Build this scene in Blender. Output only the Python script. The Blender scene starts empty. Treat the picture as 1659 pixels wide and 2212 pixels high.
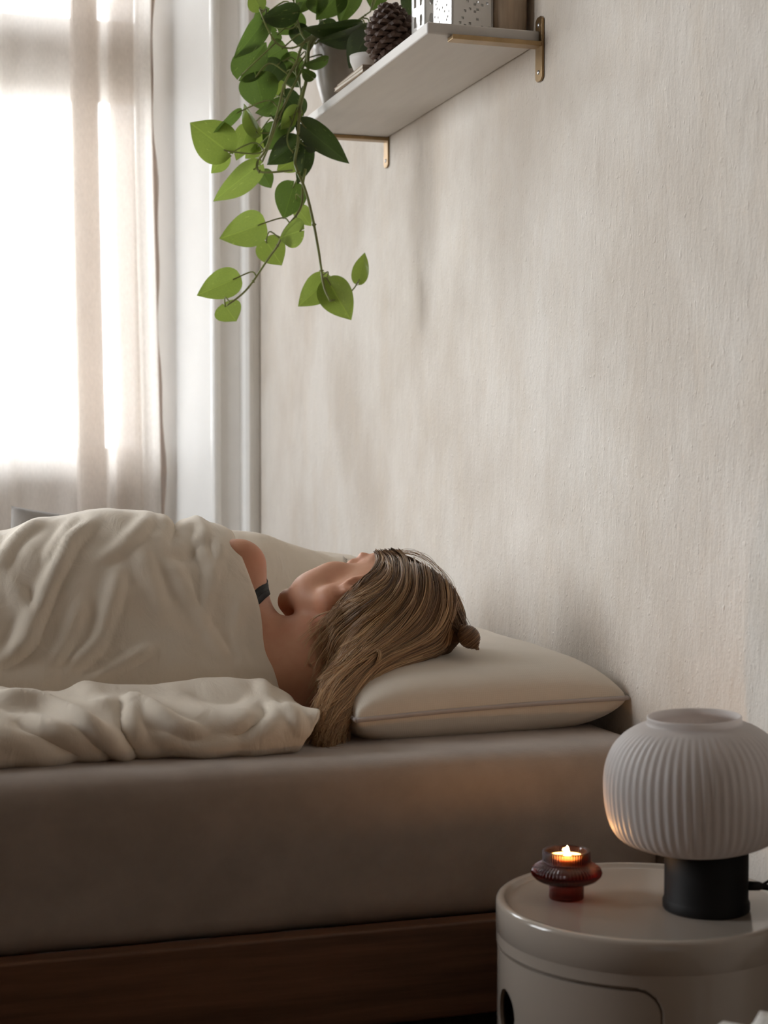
import bpy, bmesh, math, random
import numpy as np
from mathutils import Vector, Matrix, Euler
from mathutils.bvhtree import BVHTree
from mathutils import noise as mnoise

random.seed(7); rng = np.random.default_rng(7)
S = bpy.context.scene
R_ = math.radians

# ------------------------------------------------------------------ camera
CAM = np.array([0.0, 0.0, 0.89]); YAW = R_(17.43); PITCH = math.atan(121/3500); FPX = 3500.0
cd = bpy.data.cameras.new('camera'); cam = bpy.data.objects.new('camera', cd)
S.collection.objects.link(cam); S.camera = cam
cam.location = CAM.tolist(); cam.rotation_euler = (R_(90)-PITCH, 0, -YAW)
cd.sensor_fit = 'HORIZONTAL'; cd.sensor_width = 36; cd.lens = FPX/1659*36
cd.clip_start = .02; cd.clip_end = 200
cd.dof.use_dof = True; cd.dof.focus_distance = 2.42; cd.dof.aperture_fstop = 9

# ------------------------------------------------------------------ sky, light, exposure
SKY = 8.5
w = bpy.data.worlds.new('overcast_sky'); S.world = w; w.use_nodes = True
wn, wl = w.node_tree.nodes, w.node_tree.links
bg = wn['Background']
tc = wn.new('ShaderNodeTexCoord'); sx = wn.new('ShaderNodeSeparateXYZ'); wl.new(tc.outputs['Generated'], sx.inputs[0])
mr = wn.new('ShaderNodeMapRange'); mr.inputs[1].default_value = -.08; mr.inputs[2].default_value = .03
wl.new(sx.outputs[2], mr.inputs[0])
wm = wn.new('ShaderNodeMixRGB'); wm.inputs[1].default_value = (.42, .40, .38, 1); wm.inputs[2].default_value = (.93, .97, 1.0, 1)
wl.new(mr.outputs[0], wm.inputs[0]); wl.new(wm.outputs[0], bg.inputs[0]); bg.inputs[1].default_value = SKY

def portal(name, loc, rot, sx_, sy_):
    l = bpy.data.lights.new(name, 'AREA'); l.shape = 'RECTANGLE'; l.size = sx_; l.size_y = sy_
    l.cycles.is_portal = True
    o = bpy.data.objects.new(name, l); S.collection.objects.link(o); o.location = loc; o.rotation_euler = rot
    return o
WIN1 = (-1.0, .768, .845, 2.75)        # far window: x0, x1, z0, z1
ADDED_WIN = (2.5, 3.9, .93, 2.7)        # added window in the left wall: y0, y1, z0, z1
portal('sky_portal', ((WIN1[0]+WIN1[1])/2, 4.74, (WIN1[2]+WIN1[3])/2), (R_(-90), 0, 0), WIN1[1]-WIN1[0], WIN1[3]-WIN1[2])
portal('sky_portal_side', (-2.76, (ADDED_WIN[0]+ADDED_WIN[1])/2, (ADDED_WIN[2]+ADDED_WIN[3])/2), (R_(90), 0, R_(-90)), ADDED_WIN[1]-ADDED_WIN[0], ADDED_WIN[3]-ADDED_WIN[2])

S.view_settings.view_transform = 'Standard'; S.view_settings.look = 'None'
S.view_settings.gamma = 1; S.view_settings.use_curve_mapping = False
S.view_settings.exposure = 0.92
cy = S.cycles
cy.use_denoising = True
cy.max_bounces = 10; cy.diffuse_bounces = 6; cy.glossy_bounces = 4; cy.transmission_bounces = 10; cy.transparent_max_bounces = 24
cy.sample_clamp_indirect = 6.0; cy.caustics_reflective = False; cy.caustics_refractive = True; cy.blur_glossy = .1

# ------------------------------------------------------------------ helpers
_fw = np.array([math.sin(YAW)*math.cos(PITCH), math.cos(YAW)*math.cos(PITCH), -math.sin(PITCH)])
_rt = np.array([math.cos(YAW), -math.sin(YAW), 0]); _up = np.cross(_rt, _fw)
def ray(px, py): return _fw + _rt*(px-829.5)/FPX + _up*(1106-py)/FPX
def atY(px, py, Y):
    d = ray(px, py); return CAM + d*(Y/d[1])
def atX(px, py, X):
    d = ray(px, py); return CAM + d*(X/d[0])
def atZ(px, py, Z):
    d = ray(px, py); return CAM + d*((Z-.89)/d[2])
def proj(P):
    v = np.asarray(P)-CAM; wd = v@_fw
    return 829.5+FPX*(v@_rt)/wd, 1106-FPX*(v@_up)/wd

def link(o, parent=None):
    S.collection.objects.link(o)
    if parent is not None: o.parent = parent
    return o
def smooth(me, on=True):
    me.polygons.foreach_set('use_smooth', [on]*len(me.polygons)); me.update()
def mesh_obj(name, verts, faces, m, parent=None, sm=True):
    me = bpy.data.meshes.new(name)
    me.from_pydata([tuple(map(float, v)) for v in verts], [], [tuple(int(i) for i in f) for f in faces]); me.update()
    if m: me.materials.append(m)
    smooth(me, sm)
    return link(bpy.data.objects.new(name, me), parent)
def bm_obj(name, bm, m, parent=None, sm=False, bevel=0, seg=2):
    me = bpy.data.meshes.new(name); bmesh.ops.recalc_face_normals(bm, faces=bm.faces)
    bm.to_mesh(me); bm.free()
    if m: me.materials.append(m)
    smooth(me, sm)
    o = link(bpy.data.objects.new(name, me), parent)
    if bevel:
        b = o.modifiers.new('b', 'BEVEL'); b.width = bevel; b.segments = seg; b.limit_method = 'ANGLE'; b.angle_limit = R_(40)
        smooth(me, True)
        o.modifiers.new('wn', 'WEIGHTED_NORMAL')
    return o
def bx(bm, x0, x1, y0, y1, z0, z1):
    v = [bm.verts.new(p) for p in ((x0,y0,z0),(x1,y0,z0),(x1,y1,z0),(x0,y1,z0),(x0,y0,z1),(x1,y0,z1),(x1,y1,z1),(x0,y1,z1))]
    for f in ((3,2,1,0),(4,5,6,7),(0,1,5,4),(1,2,6,5),(2,3,7,6),(3,0,4,7)): bm.faces.new([v[i] for i in f])
def box(name, x0, x1, y0, y1, z0, z1, m, parent=None, bevel=0, seg=2):
    bm = bmesh.new(); bx(bm, x0, x1, y0, y1, z0, z1); return bm_obj(name, bm, m, parent, bevel=bevel, seg=seg)
def lathe(name, prof, m, parent=None, n=64, loc=(0,0,0), rib=None, closed=False):
    """prof: list of (r,z); rib(theta, r, z) -> r"""
    V, F = [], []
    for (r, z) in prof:
        for k in range(n):
            a = 2*math.pi*k/n; rr = rib(k, r, z) if rib else r
            V.append((rr*math.cos(a), rr*math.sin(a), z))
    m_ = len(prof)
    for i in range(m_-1 if not closed else m_):
        for k in range(n):
            a, b = i*n+k, i*n+(k+1) % n; i2 = (i+1) % m_
            F.append((a, b, i2*n+(k+1) % n, i2*n+k))
    if not closed:
        if prof[0][0] > 1e-6: F.append(tuple(range(n))[::-1])
        if prof[-1][0] > 1e-6: F.append(tuple((m_-1)*n+k for k in range(n)))
    o = mesh_obj(name, V, F, m, parent); o.location = loc
    return o
def tube_geo(pts, r, n=6, V=None, F=None):
    V = [] if V is None else V; F = [] if F is None else F
    pts = [Vector(p) for p in pts]; N = len(pts)
    rad = r if hasattr(r, '__len__') else [r]*N
    t0 = (pts[1]-pts[0]).normalized(); a = Vector((0,0,1)) if abs(t0.z) < .9 else Vector((1,0,0))
    u = t0.cross(a).normalized(); base = len(V)
    for i, p in enumerate(pts):
        t = (pts[min(i+1, N-1)]-pts[max(i-1, 0)]).normalized()
        u = (u - t*u.dot(t)).normalized(); v = t.cross(u)
        for k in range(n):
            q = 2*math.pi*k/n; V.append(p+(u*math.cos(q)+v*math.sin(q))*rad[i])
    for i in range(N-1):
        for k in range(n):
            F.append((base+i*n+k, base+i*n+(k+1) % n, base+(i+1)*n+(k+1) % n, base+(i+1)*n+k))
    F.append(tuple(base+k for k in range(n))[::-1]); F.append(tuple(base+(N-1)*n+k for k in range(n)))
    return V, F
def tube(name, pts, r, m, parent=None, n=8):
    V, F = tube_geo(pts, r, n); return mesh_obj(name, V, F, m, parent)
def spline(pts, n):
    """Catmull-Rom through pts, n samples"""
    P = np.asarray(pts, float); P = np.vstack([2*P[0]-P[1], P, 2*P[-1]-P[-2]]); m_ = len(P)-3
    out = []
    for t in np.linspace(0, m_-1e-6, n):
        i = int(t); f = t-i; a, b, c, d = P[i:i+4]
        out.append(.5*((2*b)+(c-a)*f+(2*a-5*b+4*c-d)*f*f+(3*b-a-3*c+d)*f**3))
    return np.array(out)
def empty(name, loc=(0,0,0), rot=(0,0,0)):
    o = bpy.data.objects.new(name, None); o.empty_display_size = .05; o.location = loc; o.rotation_euler = rot; return link(o)
def tag(o, label, cat, group=None):
    o['label'] = label; o['category'] = cat
    if group: o['group'] = group
    return o
def struct(o): o['kind'] = 'structure'; return o

# ------------------------------------------------------------------ materials
def mat(name, col, rough=.5, spec=.5, metal=0, trans=0, sss=0, ior=1.45, var=0, var_scale=8, bump=0, bump_scale=200, bump_d=.001, stretch=(1,1,1), col2=None, coat=0, sheen=0):
    m = bpy.data.materials.new(name); m.use_nodes = True
    N, L = m.node_tree.nodes, m.node_tree.links; b = N['Principled BSDF']
    b.inputs['Base Color'].default_value = (*col, 1); b.inputs['Roughness'].default_value = rough
    b.inputs['Specular IOR Level'].default_value = spec; b.inputs['Metallic'].default_value = metal
    b.inputs['Transmission Weight'].default_value = trans; b.inputs['IOR'].default_value = ior
    b.inputs['Coat Weight'].default_value = coat; b.inputs['Sheen Weight'].default_value = sheen
    if sss:
        b.inputs['Subsurface Weight'].default_value = sss; b.inputs['Subsurface Radius'].default_value = (.012, .005, .003); b.inputs['Subsurface Scale'].default_value = 1
    tcn = N.new('ShaderNodeTexCoord'); mp = N.new('ShaderNodeMapping'); mp.inputs['Scale'].default_value = stretch
    L.new(tcn.outputs['Object'], mp.inputs[0])
    if var:
        nz = N.new('ShaderNodeTexNoise'); nz.inputs['Scale'].default_value = var_scale; nz.inputs['Detail'].default_value = 6; nz.inputs['Roughness'].default_value = .6
        L.new(mp.outputs[0], nz.inputs[0])
        mx = N.new('ShaderNodeMixRGB'); c2 = col2 or tuple(c*(1-var) for c in col)
        mx.inputs[1].default_value = (*col, 1); mx.inputs[2].default_value = (*c2, 1)
        rp = N.new('ShaderNodeMapRange'); rp.inputs[1].default_value = .35; rp.inputs[2].default_value = .65
        L.new(nz.outputs[0], rp.inputs[0]); L.new(rp.outputs[0], mx.inputs[0]); L.new(mx.outputs[0], b.inputs['Base Color'])
    if bump:
        nb = N.new('ShaderNodeTexNoise'); nb.inputs['Scale'].default_value = bump_scale; nb.inputs['Detail'].default_value = 4
        L.new(mp.outputs[0], nb.inputs[0])
        bp = N.new('ShaderNodeBump'); bp.inputs['Strength'].default_value = bump; bp.inputs['Distance'].default_value = bump_d
        L.new(nb.outputs[0], bp.inputs['Height']); L.new(bp.outputs[0], b.inputs['Normal'])
    return m

def plaster():
    m = mat('limewashed_plaster', (.66, .63, .59), rough=.85, spec=.25)
    N, L = m.node_tree.nodes, m.node_tree.links; b = N['Principled BSDF']
    tcn = N['Texture Coordinate']
    def nz(scale, st, det=6, rough=.6):
        mp = N.new('ShaderNodeMapping'); mp.inputs['Scale'].default_value = st; L.new(tcn.outputs['Object'], mp.inputs[0])
        n = N.new('ShaderNodeTexNoise'); n.inputs['Scale'].default_value = scale; n.inputs['Detail'].default_value = det; n.inputs['Roughness'].default_value = rough
        L.new(mp.outputs[0], n.inputs[0]); return n
    def rng_(n, a, c, lo=0, hi=1):
        r = N.new('ShaderNodeMapRange'); r.inputs[1].default_value = a; r.inputs[2].default_value = c; r.inputs[3].default_value = lo; r.inputs[4].default_value = hi
        L.new(n.outputs[0], r.inputs[0]); return r
    def mix(fac, c1, c2, blend='MIX'):
        x = N.new('ShaderNodeMixRGB'); x.blend_type = blend
        for i, c in ((1, c1), (2, c2)):
            if hasattr(c, 'outputs'): L.new(c.outputs[0], x.inputs[i])
            else: x.inputs[i].default_value = (*c, 1)
        L.new(fac.outputs[0], x.inputs[0]); return x
    big = rng_(nz(3.2, (1, 1, .8), 5), .38, .64)
    c = mix(big, (.74, .69, .63), (.61, .545, .475))
    st = rng_(nz(5, (1, 1.6, .6), 6, .65), .50, .74, 0, .5)
    c = mix(st, c, (.66, .57, .47))
    fine = rng_(nz(42, (1, 1.2, .55), 6, .7), .48, .78, 0, .22)
    c = mix(fine, c, (.54, .50, .455))
    L.new(c.outputs[0], b.inputs['Base Color'])
    h1 = nz(30, (1, 1.2, .5), 7, .68); h2 = nz(230, (1, 1, .6), 3)
    pit = rng_(nz(95, (1, 1, .8), 2, .5), .62, .80, 0, .5)
    a1 = N.new('ShaderNodeMath'); a1.operation = 'MULTIPLY'; a1.inputs[1].default_value = 1.6; L.new(h1.outputs[0], a1.inputs[0])
    a2 = N.new('ShaderNodeMath'); a2.operation = 'MULTIPLY_ADD'; a2.inputs[1].default_value = .35; L.new(h2.outputs[0], a2.inputs[0]); L.new(a1.outputs[0], a2.inputs[2])
    a3 = N.new('ShaderNodeMath'); a3.operation = 'ADD'; L.new(a2.outputs[0], a3.inputs[0]); L.new(pit.outputs[0], a3.inputs[1])
    bp = N.new('ShaderNodeBump'); bp.inputs['Strength'].default_value = .75; bp.inputs['Distance'].default_value = .0032
    L.new(a3.outputs[0], bp.inputs['Height']); L.new(bp.outputs[0], b.inputs['Normal'])
    return m

def fabric(name, col, weave=900, strength=.25, var=.06, translucent=0, transparent=0, d=.0006, wrinkle=0):
    m = mat(name, col, rough=.9, spec=.15, var=var, var_scale=14, sheen=.15)
    N, L = m.node_tree.nodes, m.node_tree.links; b = N['Principled BSDF']; out = N['Material Output']
    tcn = N['Texture Coordinate']
    hs = []
    for axis in ('X', 'Z'):
        wv = N.new('ShaderNodeTexWave'); wv.bands_direction = axis; wv.inputs['Scale'].default_value = weave/6.283; wv.inputs['Distortion'].default_value = 3; wv.inputs['Detail'].default_value = 2
        L.new(tcn.outputs['Object'], wv.inputs[0]); hs.append(wv)
    ad = N.new('ShaderNodeMath'); ad.operation = 'ADD'; L.new(hs[0].outputs[1], ad.inputs[0]); L.new(hs[1].outputs[1], ad.inputs[1])
    bp = N.new('ShaderNodeBump'); bp.inputs['Strength'].default_value = strength; bp.inputs['Distance'].default_value = d
    L.new(ad.outputs[0], bp.inputs['Height']); L.new(bp.outputs[0], b.inputs['Normal'])
    if wrinkle:
        n2 = N.new('ShaderNodeTexNoise'); n2.inputs['Scale'].default_value = 16; n2.inputs['Detail'].default_value = 5; n2.inputs['Distortion'].default_value = 1.2
        m2 = N.new('ShaderNodeMapping'); m2.inputs['Scale'].default_value = (1.6, .8, .9); m2.inputs['Rotation'].default_value = (0, R_(25), 0); L.new(tcn.outputs['Object'], m2.inputs[0]); L.new(m2.outputs[0], n2.inputs[0])
        b2 = N.new('ShaderNodeBump'); b2.inputs['Strength'].default_value = wrinkle; b2.inputs['Distance'].default_value = .008
        L.new(n2.outputs[0], b2.inputs['Height']); L.new(b2.outputs[0], bp.inputs['Normal'])
    last = b
    if translucent:
        tr = N.new('ShaderNodeBsdfTranslucent'); tr.inputs[0].default_value = (*col, 1)
        mx = N.new('ShaderNodeMixShader'); mx.inputs[0].default_value = translucent
        L.new(b.outputs[0], mx.inputs[1]); L.new(tr.outputs[0], mx.inputs[2]); last = mx
    if transparent:
        tp = N.new('ShaderNodeBsdfTransparent')
        mx = N.new('ShaderNodeMixShader')
        nz = N.new('ShaderNodeTexNoise'); nz.inputs['Scale'].default_value = 150; nz.inputs['Detail'].default_value = 3
        mp = N.new('ShaderNodeMapping'); mp.inputs['Scale'].default_value = (2, 2, .5); L.new(tcn.outputs['Object'], mp.inputs[0]); L.new(mp.outputs[0], nz.inputs[0])
        r = N.new('ShaderNodeMapRange'); r.inputs[1].default_value = .3; r.inputs[2].default_value = .7; r.inputs[3].default_value = transparent*.75; r.inputs[4].default_value = transparent*1.25
        L.new(nz.outputs[0], r.inputs[0]); L.new(r.outputs[0], mx.inputs[0])
        L.new(last.outputs[0], mx.inputs[1]); L.new(tp.outputs[0], mx.inputs[2]); last = mx
    if last is not b: L.new(last.outputs[0], out.inputs[0])
    return m

def clear_pane():
    m = bpy.data.materials.new('window_glass'); m.use_nodes = True; N, L = m.node_tree.nodes, m.node_tree.links
    N.remove(N['Principled BSDF']); t = N.new('ShaderNodeBsdfTransparent'); g = N.new('ShaderNodeBsdfGlossy'); g.inputs['Roughness'].default_value = .02
    fr = N.new('ShaderNodeFresnel'); mx = N.new('ShaderNodeMixShader')
    L.new(fr.outputs[0], mx.inputs[0]); L.new(t.outputs[0], mx.inputs[1]); L.new(g.outputs[0], mx.inputs[2]); L.new(mx.outputs[0], N['Material Output'].inputs[0])
    return m
def emit(name, col, s):
    m = bpy.data.materials.new(name); m.use_nodes = True; N, L = m.node_tree.nodes, m.node_tree.links
    e = N.new('ShaderNodeEmission'); e.inputs[0].default_value = (*col, 1); e.inputs[1].default_value = s
    L.new(e.outputs[0], N['Material Output'].inputs[0]); return m
def leaf_mat(name, c1, c2, tl):
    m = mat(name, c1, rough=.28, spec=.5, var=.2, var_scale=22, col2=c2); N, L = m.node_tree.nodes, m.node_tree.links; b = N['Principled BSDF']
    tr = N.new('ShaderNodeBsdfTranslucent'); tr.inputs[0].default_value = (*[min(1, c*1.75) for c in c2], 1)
    mx = N.new('ShaderNodeMixShader'); mx.inputs[0].default_value = tl
    L.new(b.outputs[0], mx.inputs[1]); L.new(tr.outputs[0], mx.inputs[2]); L.new(mx.outputs[0], N['Material Output'].inputs[0])
    # variegation: pale flecks streaked along the blade
    tcn = N['Texture Coordinate']; mp = N.new('ShaderNodeMapping'); mp.inputs['Scale'].default_value = (1, 3.2, 1); L.new(tcn.outputs['Object'], mp.inputs[0])
    nz = N.new('ShaderNodeTexNoise'); nz.inputs['Scale'].default_value = 5; nz.inputs['Detail'].default_value = 5; L.new(mp.outputs[0], nz.inputs[0])
    oi = N.new('ShaderNodeObjectInfo'); 
    ad = N.new('ShaderNodeVectorMath'); ad.operation = 'ADD'; L.new(mp.outputs[0], ad.inputs[0])
    mu = N.new('ShaderNodeMath'); mu.operation = 'MULTIPLY'; mu.inputs[1].default_value = 37; L.new(oi.outputs['Random'], mu.inputs[0]); L.new(mu.outputs[0], ad.inputs[1]); L.new(ad.outputs[0], nz.inputs[0])
    r = N.new('ShaderNodeMapRange'); r.inputs[1].default_value = .66; r.inputs[2].default_value = .74; L.new(nz.outputs[0], r.inputs[0])
    src = b.inputs['Base Color'].links[0].from_socket
    mm = N.new('ShaderNodeMixRGB'); mm.inputs[2].default_value = (.42, .50, .16, 1); L.new(r.outputs[0], mm.inputs[0]); L.new(src, mm.inputs[1])
    sp = N.new('ShaderNodeSeparateXYZ'); L.new(tcn.outputs['Object'], sp.inputs[0]); ab = N.new('ShaderNodeMath'); ab.operation = 'ABSOLUTE'; L.new(sp.outputs[1], ab.inputs[0])
    mr_ = N.new('ShaderNodeMapRange'); mr_.inputs[1].default_value = .010; mr_.inputs[2].default_value = .026; mr_.inputs[3].default_value = .55; mr_.inputs[4].default_value = 0; L.new(ab.outputs[0], mr_.inputs[0])
    m3 = N.new('ShaderNodeMixRGB'); m3.inputs[2].default_value = (*[min(1, c*2.0) for c in c2], 1); L.new(mr_.outputs[0], m3.inputs[0]); L.new(mm.outputs[0], m3.inputs[1]); L.new(m3.outputs[0], b.inputs['Base Color'])
    return m

M = {}
M['plaster'] = plaster()
M['paint'] = mat('white_wall_paint', (.90, .89, .87), rough=.75, spec=.3, var=.04, var_scale=5, bump=.3, bump_scale=350, bump_d=.0005)
M['gloss'] = mat('white_gloss_paint', (.88, .87, .85), rough=.35, var=.03, var_scale=20)
M['roomwall'] = mat('warm_room_paint', (.34, .24, .165), rough=.85, var=.05, var_scale=3)
M['ceil'] = mat('ceiling_paint', (.75, .73, .70), rough=.9, var=.03, var_scale=3)
M['floor'] = mat('brown_floorboards', (.15, .085, .05), rough=.45, var=.5, var_scale=5, stretch=(1, 8, 1), bump=.2, bump_scale=60, bump_d=.001)
M['curtain'] = fabric('sheer_linen', (.86, .81, .765), weave=1400, strength=.3, var=.08, translucent=.62, transparent=.20)
M['hem'] = fabric('linen_hem', (.62, .52, .45), weave=1400, strength=.3, var=.1, translucent=.35)
M['duvet'] = fabric('cream_linen', (.72, .635, .53), weave=1700, strength=.10, var=.05, wrinkle=.40)
M['sheet'] = fabric('grey_sheet', (.42, .355, .31), weave=1500, strength=.16, var=.14)
M['pillow'] = fabric('ivory_pillow_knit', (.72, .65, .56), weave=700, strength=.07, var=.04, d=.0008)
M['seam'] = fabric('seam_cloth', (.50, .45, .43), weave=1400, strength=.2)
M['wood'] = mat('brown_stained_pine', (.20, .095, .05), rough=.5, var=.45, var_scale=9, stretch=(.35, 6, 6), bump=.15, bump_scale=60)
M['skin'] = mat('skin', (.61, .325, .205), rough=.55, spec=.4, sss=.12, var=.12, var_scale=14, col2=(.55, .255, .155), bump=.12, bump_scale=700, bump_d=.0004)
M['lash'] = mat('lash_brown', (.04, .025, .02), rough=.5, var=.2)
M['strap'] = mat('black_strap_cloth', (.012, .012, .012), rough=.7, var=.2, var_scale=90, bump=.3, bump_scale=900, bump_d=.0004)
M['shelf'] = mat('white_stained_board', (.66, .625, .585), rough=.6, var=.12, var_scale=10, stretch=(4, .5, 4), col2=(.62, .585, .55), bump=.1, bump_scale=120)
M['brass'] = mat('aged_brass', (.40, .27, .14), rough=.36, metal=1, var=.3, var_scale=25)
M['steel'] = mat('screw_steel', (.55, .55, .56), rough=.3, metal=1, var=.15, var_scale=60)
M['pot'] = mat('taupe_glaze', (.40, .35, .30), rough=.36, var=.2, var_scale=12, coat=.1)
M['soil'] = mat('potting_soil', (.035, .022, .015), rough=.95, var=.5, var_scale=90, bump=1, bump_scale=120, bump_d=.004)
M['vine'] = mat('vine_green', (.21, .25, .07), rough=.4, var=.35, var_scale=30, col2=(.15, .145, .05))
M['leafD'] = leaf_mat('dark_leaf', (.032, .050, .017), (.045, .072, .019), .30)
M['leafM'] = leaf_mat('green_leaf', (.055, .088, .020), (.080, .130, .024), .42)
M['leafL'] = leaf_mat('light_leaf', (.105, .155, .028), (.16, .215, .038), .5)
M['cone'] = mat('pinecone_brown', (.10, .055, .035), rough=.6, var=.5, var_scale=60, col2=(.045, .022, .014), bump=.5, bump_scale=200, bump_d=.001)
M['ceramic'] = mat('white_ceramic', (.82, .80, .77), rough=.12, var=.03, coat=.4)
M['ceramicm'] = mat('matte_white_ceramic', (.75, .72, .69), rough=.5, var=.06)
M['kraft'] = mat('tan_stoneware', (.50, .38, .27), rough=.4, var=.3, var_scale=14, stretch=(6, 6, .4))
M['paper'] = mat('cream_paper', (.74, .68, .60), rough=.8, var=.08, var_scale=40)
M['cover'] = mat('pale_wood_cover', (.55, .44, .34), rough=.6, var=.15, var_scale=40)
M['plastic'] = mat('cream_white_plastic', (.42, .36, .305), rough=.14, var=.02, coat=.4)
M['black'] = mat('black_lamp_metal', (.008, .007, .007), rough=.6, spec=.25, var=.2, var_scale=30)
M['cable'] = mat('black_cable', (.012, .011, .011), rough=.5, var=.2)
M['opal'] = mat('opal_glass', (.69, .65, .63), rough=.5, var=.02)
def add_translucency(m, col, f):
    N, L = m.node_tree.nodes, m.node_tree.links; t = N.new('ShaderNodeBsdfTranslucent'); t.inputs[0].default_value = (*col, 1)
    mx = N.new('ShaderNodeMixShader'); mx.inputs[0].default_value = f; L.new(N['Principled BSDF'].outputs[0], mx.inputs[1]); L.new(t.outputs[0], mx.inputs[2]); L.new(mx.outputs[0], N['Material Output'].inputs[0])
add_translucency(M['opal'], (.78, .73, .70), .45)
M['amber'] = mat('amber_glass', (.92, .62, .45), rough=.03, trans=1, ior=1.48)
_va = M['amber'].node_tree.nodes.new('ShaderNodeVolumeAbsorption'); _va.inputs[0].default_value = (.70, .19, .045, 1); _va.inputs[1].default_value = 130
M['amber'].node_tree.links.new(_va.outputs[0], M['amber'].node_tree.nodes['Material Output'].inputs['Volume'])
M['wax'] = mat('warm_wax', (.85, .62, .38), rough=.4, sss=.5, var=.05)
M['alu'] = mat('tealight_cup', (.85, .62, .38), rough=.3, sss=.6, var=.05)
for k_ in ('wax', 'alu'): M[k_].node_tree.nodes['Principled BSDF'].inputs['Subsurface Radius'].default_value = (.03, .014, .005)
M['wick'] = mat('wick', (.02, .015, .01), rough=.9, var=.2)
M['flame'] = emit('candle_flame', (1, .52, .18), 220)
M['fleece'] = mat('white_fleece', (.78, .75, .71), rough=.95, var=.12, var_scale=60, bump=1, bump_scale=160, bump_d=.004)
M['greycloth'] = fabric('grey_cushion_cloth', (.30, .275, .255), weave=700, strength=.4, var=.2)
M['hair'] = None
M['glass'] = clear_pane()
M['ground'] = mat('courtyard_paving', (.32, .31, .29), rough=.9, var=.2, var_scale=2)

def hair_mat(name, under=False):
    m = bpy.data.materials.new(name); m.use_nodes = True; N, L = m.node_tree.nodes, m.node_tree.links; b = N['Principled BSDF']
    b.inputs['Roughness'].default_value = .38; b.inputs['Specular IOR Level'].default_value = .45
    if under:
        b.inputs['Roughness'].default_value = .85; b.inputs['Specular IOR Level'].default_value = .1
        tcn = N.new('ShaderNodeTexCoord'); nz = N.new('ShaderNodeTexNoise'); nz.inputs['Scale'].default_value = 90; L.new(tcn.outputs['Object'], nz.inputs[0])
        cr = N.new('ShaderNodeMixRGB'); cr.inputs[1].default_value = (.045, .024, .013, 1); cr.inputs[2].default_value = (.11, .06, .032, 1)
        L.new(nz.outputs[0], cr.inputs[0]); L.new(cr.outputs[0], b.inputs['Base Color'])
    else:
        at = N.new('ShaderNodeAttribute'); at.attribute_name = 'tint'
        cr = N.new('ShaderNodeValToRGB'); e = cr.color_ramp.elements
        e[0].position = 0; e[0].color = (.06, .031, .016, 1); e[1].position = 1; e[1].color = (.60, .40, .22, 1)
        k = e.new(.4); k.color = (.19, .105, .055, 1); k = e.new(.7); k.color = (.38, .23, .12, 1)
        L.new(at.outputs['Fac'], cr.inputs[0]); L.new(cr.outputs[0], b.inputs['Base Color'])
    return m
M['hair'] = hair_mat('dark_blonde_hair'); M['under'] = hair_mat('hair_underlayer', True)

# ------------------------------------------------------------------ room shell
H = 3.0; XL = -2.6; YB = -1.6; YF = 4.32; YO = 4.80
struct(box('floor', XL-.2, 1.2, YB-.2, YO, -.12, 0, M['floor']))
struct(box('ceiling', XL-.2, 1.2, YB-.2, YO, H, H+.12, M['ceil']))
struct(box('wall_right', 1.0, 1.2, YB-.2, YO, 0, H, M['plaster']))
struct(box('wall_front', XL-.2, 1.0, YB-.2, YB, 0, H, M['roomwall']))
bm = bmesh.new(); y0, y1, z0, z1 = ADDED_WIN
bx(bm, XL-.2, XL, YB, y0, 0, H); bx(bm, XL-.2, XL, y1, YO, 0, H); bx(bm, XL-.2, XL, y0, y1, 0, z0); bx(bm, XL-.2, XL, y0, y1, z1, H)
struct(bm_obj('wall_left', bm, M['roomwall']))
# far wall: splayed window niche down to the floor, thin parapet under the window
x0, x1, z0, z1 = WIN1
def prism_xy(bm, pts, za, zb):
    lo = [bm.verts.new((x, y, za)) for x, y in pts]; hi = [bm.verts.new((x, y, zb)) for x, y in pts]; n = len(pts)
    bm.faces.new(lo[::-1]); bm.faces.new(hi)
    for i in range(n): bm.faces.new((lo[i], lo[(i+1) % n], hi[(i+1) % n], hi[i]))
bm = bmesh.new()
prism_xy(bm, [(.872, YF), (1.0, YF), (1.0, YO), (x1, YO), (x1, 4.66)], 0, H)
prism_xy(bm, [(XL, YF), (x0-.10, YF), (x0, 4.66), (x0, YO), (XL, YO)], 0, H)
bx(bm, x0, x1, 4.62, YO, 0, z0-.03)
bx(bm, x0-.09, .86, YF, YO, z1+.05, H)
struct(bm_obj('wall_back', bm, M['paint']))
# architrave beside the niche: moulded section swept up the wall
prof = [(.866, .0), (.866, .020), (.871, .026), (.878, .026), (.884, .020), (.891, .012), (.896, .0125), (.940, .0125), (.947, .0105), (.951, .013), (.957, .026), (.966, .031), (.973, .027), (.978, .015), (.982, .013), (.9995, .013), (.9995, .0)]
bm = bmesh.new(); prism_xy(bm, [(x, YF-d) for x, d in prof], 0, H-.0)
struct(bm_obj('trim_1', bm, M['gloss']))
prof2 = [(x0-.10-(x-.872), d) for x, d in prof][::-1]
bm = bmesh.new(); prism_xy(bm, [(x, YF-d) for x, d in prof2], 0, H)
struct(bm_obj('trim_2', bm, M['gloss']))
bm = bmesh.new(); bx(bm, .982, 1.0, YB, 1.2, 0, .09)
struct(bm_obj('baseboard_right', bm, M['gloss'], bevel=.004))
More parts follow.
